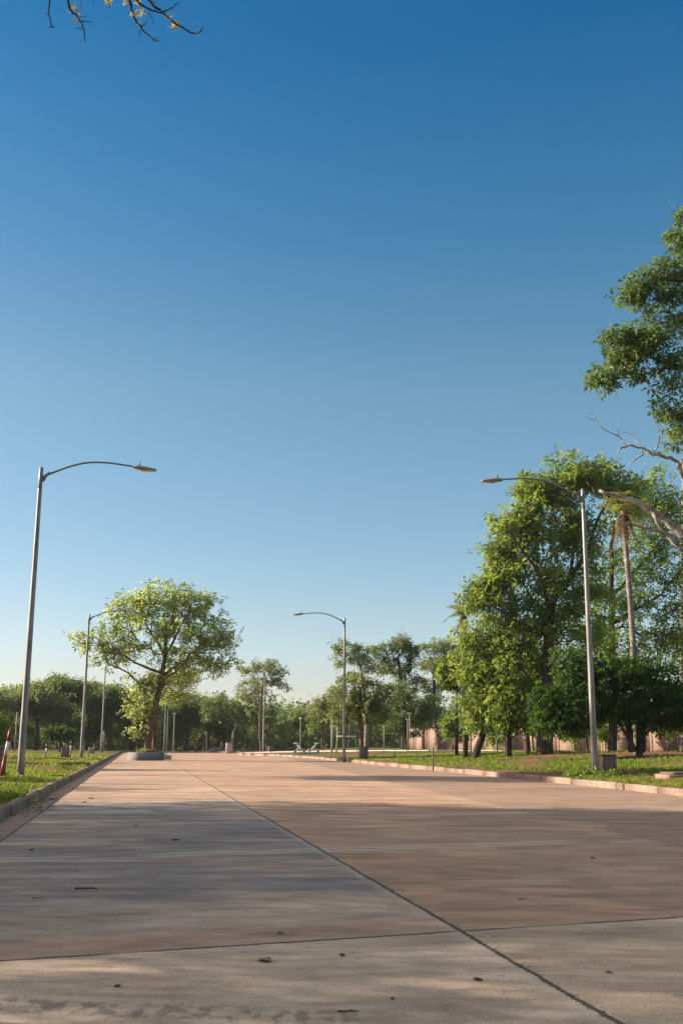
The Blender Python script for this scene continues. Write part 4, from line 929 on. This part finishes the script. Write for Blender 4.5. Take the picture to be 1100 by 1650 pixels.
park_light('taller of the two park lights standing close together', 660, 104, 3.35, .36)
park_light('shorter of the two park lights standing close together', 656.5, 98, 2.75, .3)
park_light('thin dark pole light behind the planter, right of the pale posts', 279, 110, 3.9, .3)

# swing frame: white crossbar on a grey post, green legs
X0, X1 = pix(543, 1190, 102)[0], pix(573.5, 1190, 102)[0]; z0 = float(gz((X0 + X1) / 2, 102))
sw = thing('swing_frame', 'play frame with white crossbar and green legs behind the middle lamp', 'play frame', (X0, 102, z0)); wd = X1 - X0
q = MB(); q.box((wd / 2, 0, 1.52), (wd + .1, .12, .13), 0, .02); q.build('crossbar', M['white'], sw)
q = MB(); q.tube([(0, .1, -.1), (0, .1, 3.0)], .055, 8); q.build('post', M['conc_pale'], sw)
for xx, sx in ((0.05, -1), (wd - .05, 1)):
    for sy in (-1, 1):
        q = MB(); q.tube([(xx, 0, 1.46), (xx + sx * .22, sy * .55, -.08)], .04, 8); q.build('leg', M['green_paint'], sw)

def gym(label, px, Y, sgn):
    X = pix(px, 1210, Y)[0]; z = float(gz(X, Y)); t = thing('exercise_machine', label, 'exercise machine', (X, Y, z), 0, 'pair of outdoor exercise machines')
    q = MB(); q.box((0, 0, .03), (1.1, .5, .1), 0, .02); q.build('base', M['conc_grey'], t)
    q = MB(); q.tube([(-.35 * sgn, 0, .05), (-.2 * sgn, 0, .5)], .07, 8); q.build('post', M['galv'], t)
    q = MB(); q.tube([(-.35 * sgn, 0, .12), (.1 * sgn, 0, .5), (.5 * sgn, 0, .92)], .065, 8); q.build('lever', M['white'], t)
    q = MB(); q.box((.55 * sgn, 0, .98), (.5, .4, .1), 0, .03); q.build('seat', M['white'], t)
    q = MB(); q.tube([(.05 * sgn, 0, .45), (.4 * sgn, 0, .5), (.62 * sgn, 0, .1)], .05, 8); q.build('frame', M['white'], t)
    q = MB(); q.box((.66 * sgn, 0, .22), (.16, .36, .3), 0, .03); q.build('pad', M['red'], t); return t
gym('white exercise machine with arm raised to the left', 486, 106, -1); gym('white exercise machine with arm raised to the right', 502, 106.4, 1)

# brick and concrete chamber at the right edge
bp = pground(1088, 1246, .38); zc = float(gz(bp[0], bp[1]))
ch = thing('drain_chamber', 'low brick chamber with grey cover slab on the right lawn edge', 'drain chamber', (bp[0], bp[1], zc), TH)
q = MB(); q.box((0, 0, .02), (.9, .9, .2), 0, .02); q.build('brick_rim', M['kerb_dirty'], ch)
q = MB(); q.box((.12, .08, .15), (.8, .74, .06), .1, .015); q.build('cover_slab', M['conc_brown'], ch)

# ------------------------------------------------------------------ small debris on the road
def dry_leaf(label, px, py, size, pale, seed):
    rng = np.random.default_rng(seed); p = pground(px, py, 0); n = 7; V = []; 
    for i in range(n):
        f = i / (n - 1); w = size * .34 * math.sin(math.pi * min(1, .08 + f * .9)); z = .001 + size * .10 * abs(f - .45) ** 1.4 + rng.uniform(0, .002)
        for s_ in (-1, 0, 1): V.append(((f - .5) * size, s_ * w, z + abs(s_) * w * rng.uniform(.1, .45)))
    F = []
    for i in range(n - 1):
        for k in range(2): a = i * 3 + k; F.append((a, a + 1, a + 4, a + 3))
    V2 = np.array(V) + np.array([0, 0, .0025]); k = len(V); F2 = [tuple(x + k for x in f[::-1]) for f in F]
    o = build('dry_leaf', np.concatenate([np.array(V), V2]), F + F2, M['dry_pale' if pale else 'dry_leaf'], None, True)
    o.location = (p[0], p[1], .001); o.rotation_euler = (0, 0, rng.uniform(0, 6.28)); return tag(o, label, 'dry leaf', 'dry leaves fallen on the road')
def twig(label, px, py, L, r, seed, rz):
    rng = np.random.default_rng(seed); p = pground(px, py, 0); n = 9
    Q = np.stack([np.linspace(-L / 2, L / 2, n), rng.normal(0, L * .025, n), r + .004 + np.abs(rng.normal(0, r * .4, n))], 1); q = MB(); q.tube(Q, np.linspace(r, r * .55, n), 7)
    q.tube([Q[5], Q[5] + [L * .12, L * .1, r]], [r * .6, r * .3], 5); o = q.build('twig', M['dry_leaf'], None, True); o.location = (p[0], p[1], 0); o.rotation_euler = (0, 0, rz); return tag(o, label, 'twig', 'twigs lying on the road')
twig('longest dark twig lying in the shaded left slab', 139, 1434, .18, .008, 1, .05); twig('dark twig near the bottom edge of the picture', 560, 1633, .09, .005, 2, .1)
twig('thin short twig lying in the right shaded slab', 842, 1450, .06, .004, 3, .0); twig('thin twig on the left edge of the shaded slab', 62, 1449, .09, .004, 5, .1)
dry_leaf('curled pale leaf left of centre on the nearest slab', 427, 1549, .10, True, 11); dry_leaf('brown leaf on the nearest slab close to the centre joint', 769, 1580, .055, False, 12)
dry_leaf('dark leaf just above the near cross joint', 452, 1505, .035, False, 13); dry_leaf('small dark leaf near the lower left of the picture', 190, 1590, .04, False, 14)
dry_leaf('dark leaf right of the curled pale leaf', 551, 1540, .05, False, 15); dry_leaf('dark leaf upper one of two left of the lane centre near the kerb', 147, 1287, .16, False, 16)
dry_leaf('dark leaf lower one of two left of the lane centre near the kerb', 136, 1293, .14, False, 17); dry_leaf('dark leaf in the middle of the left lane shade', 283, 1354, .10, False, 18)
dry_leaf('dark leaf in the left lane close to the left joint', 51, 1370, .09, False, 19); dry_leaf('dark leaf on the right slab under the dark lane', 954, 1383, .06, False, 20)
dry_leaf('small dry leaf right of the curled leaf by the right slab edge', 980, 1568, .04, True, 21); dry_leaf('dark leaf on the left lane sunlit edge', 220, 1331, .08, False, 22)
dry_leaf('tiny leaf by the bottom edge right of the twig', 632, 1610, .025, False, 23)
rl = np.random.default_rng(44); C = []
for i in range(80):
    u_ = LK + .06 + abs(rl.normal(0, .18)); v_ = rl.uniform(19.2, 24.0) if i % 3 else rl.uniform(17, 26); C.append((*xy(u_, v_), .012))
V, F, ti = leaves(np.array(C), rl, 2, (.05, .05, .004), .075, k=2, aspect=.5, droop=.0); V[:, 2] = np.clip(V[:, 2], .004, .016)
tag(build('leaf_litter', V, F, M['dry_leaf'], None, False, ti), 'dark dry leaf litter drifted along the foot of the left kerb', 'leaf litter', kind='stuff')

# ------------------------------------------------------------------ thin morning haze
hq = NT('haze'); hq.t.nodes.remove(hq.b); hv = hq.n('ShaderNodeVolumePrincipled'); hv.inputs['Color'].default_value = (.86, .9, .95, 1); hv.inputs['Density'].default_value = .00016
hv.inputs['Anisotropy'].default_value = .2; hq.l(hv.outputs[0], hq.out.inputs['Volume'])
hb = MB(); hb.box((0, 420, 13), (1500, 1060, 30)); hz_ = hb.build('haze', hq.m); tag(hz_, 'thin pale morning haze over the road, lawns and trees', 'haze', kind='stuff')
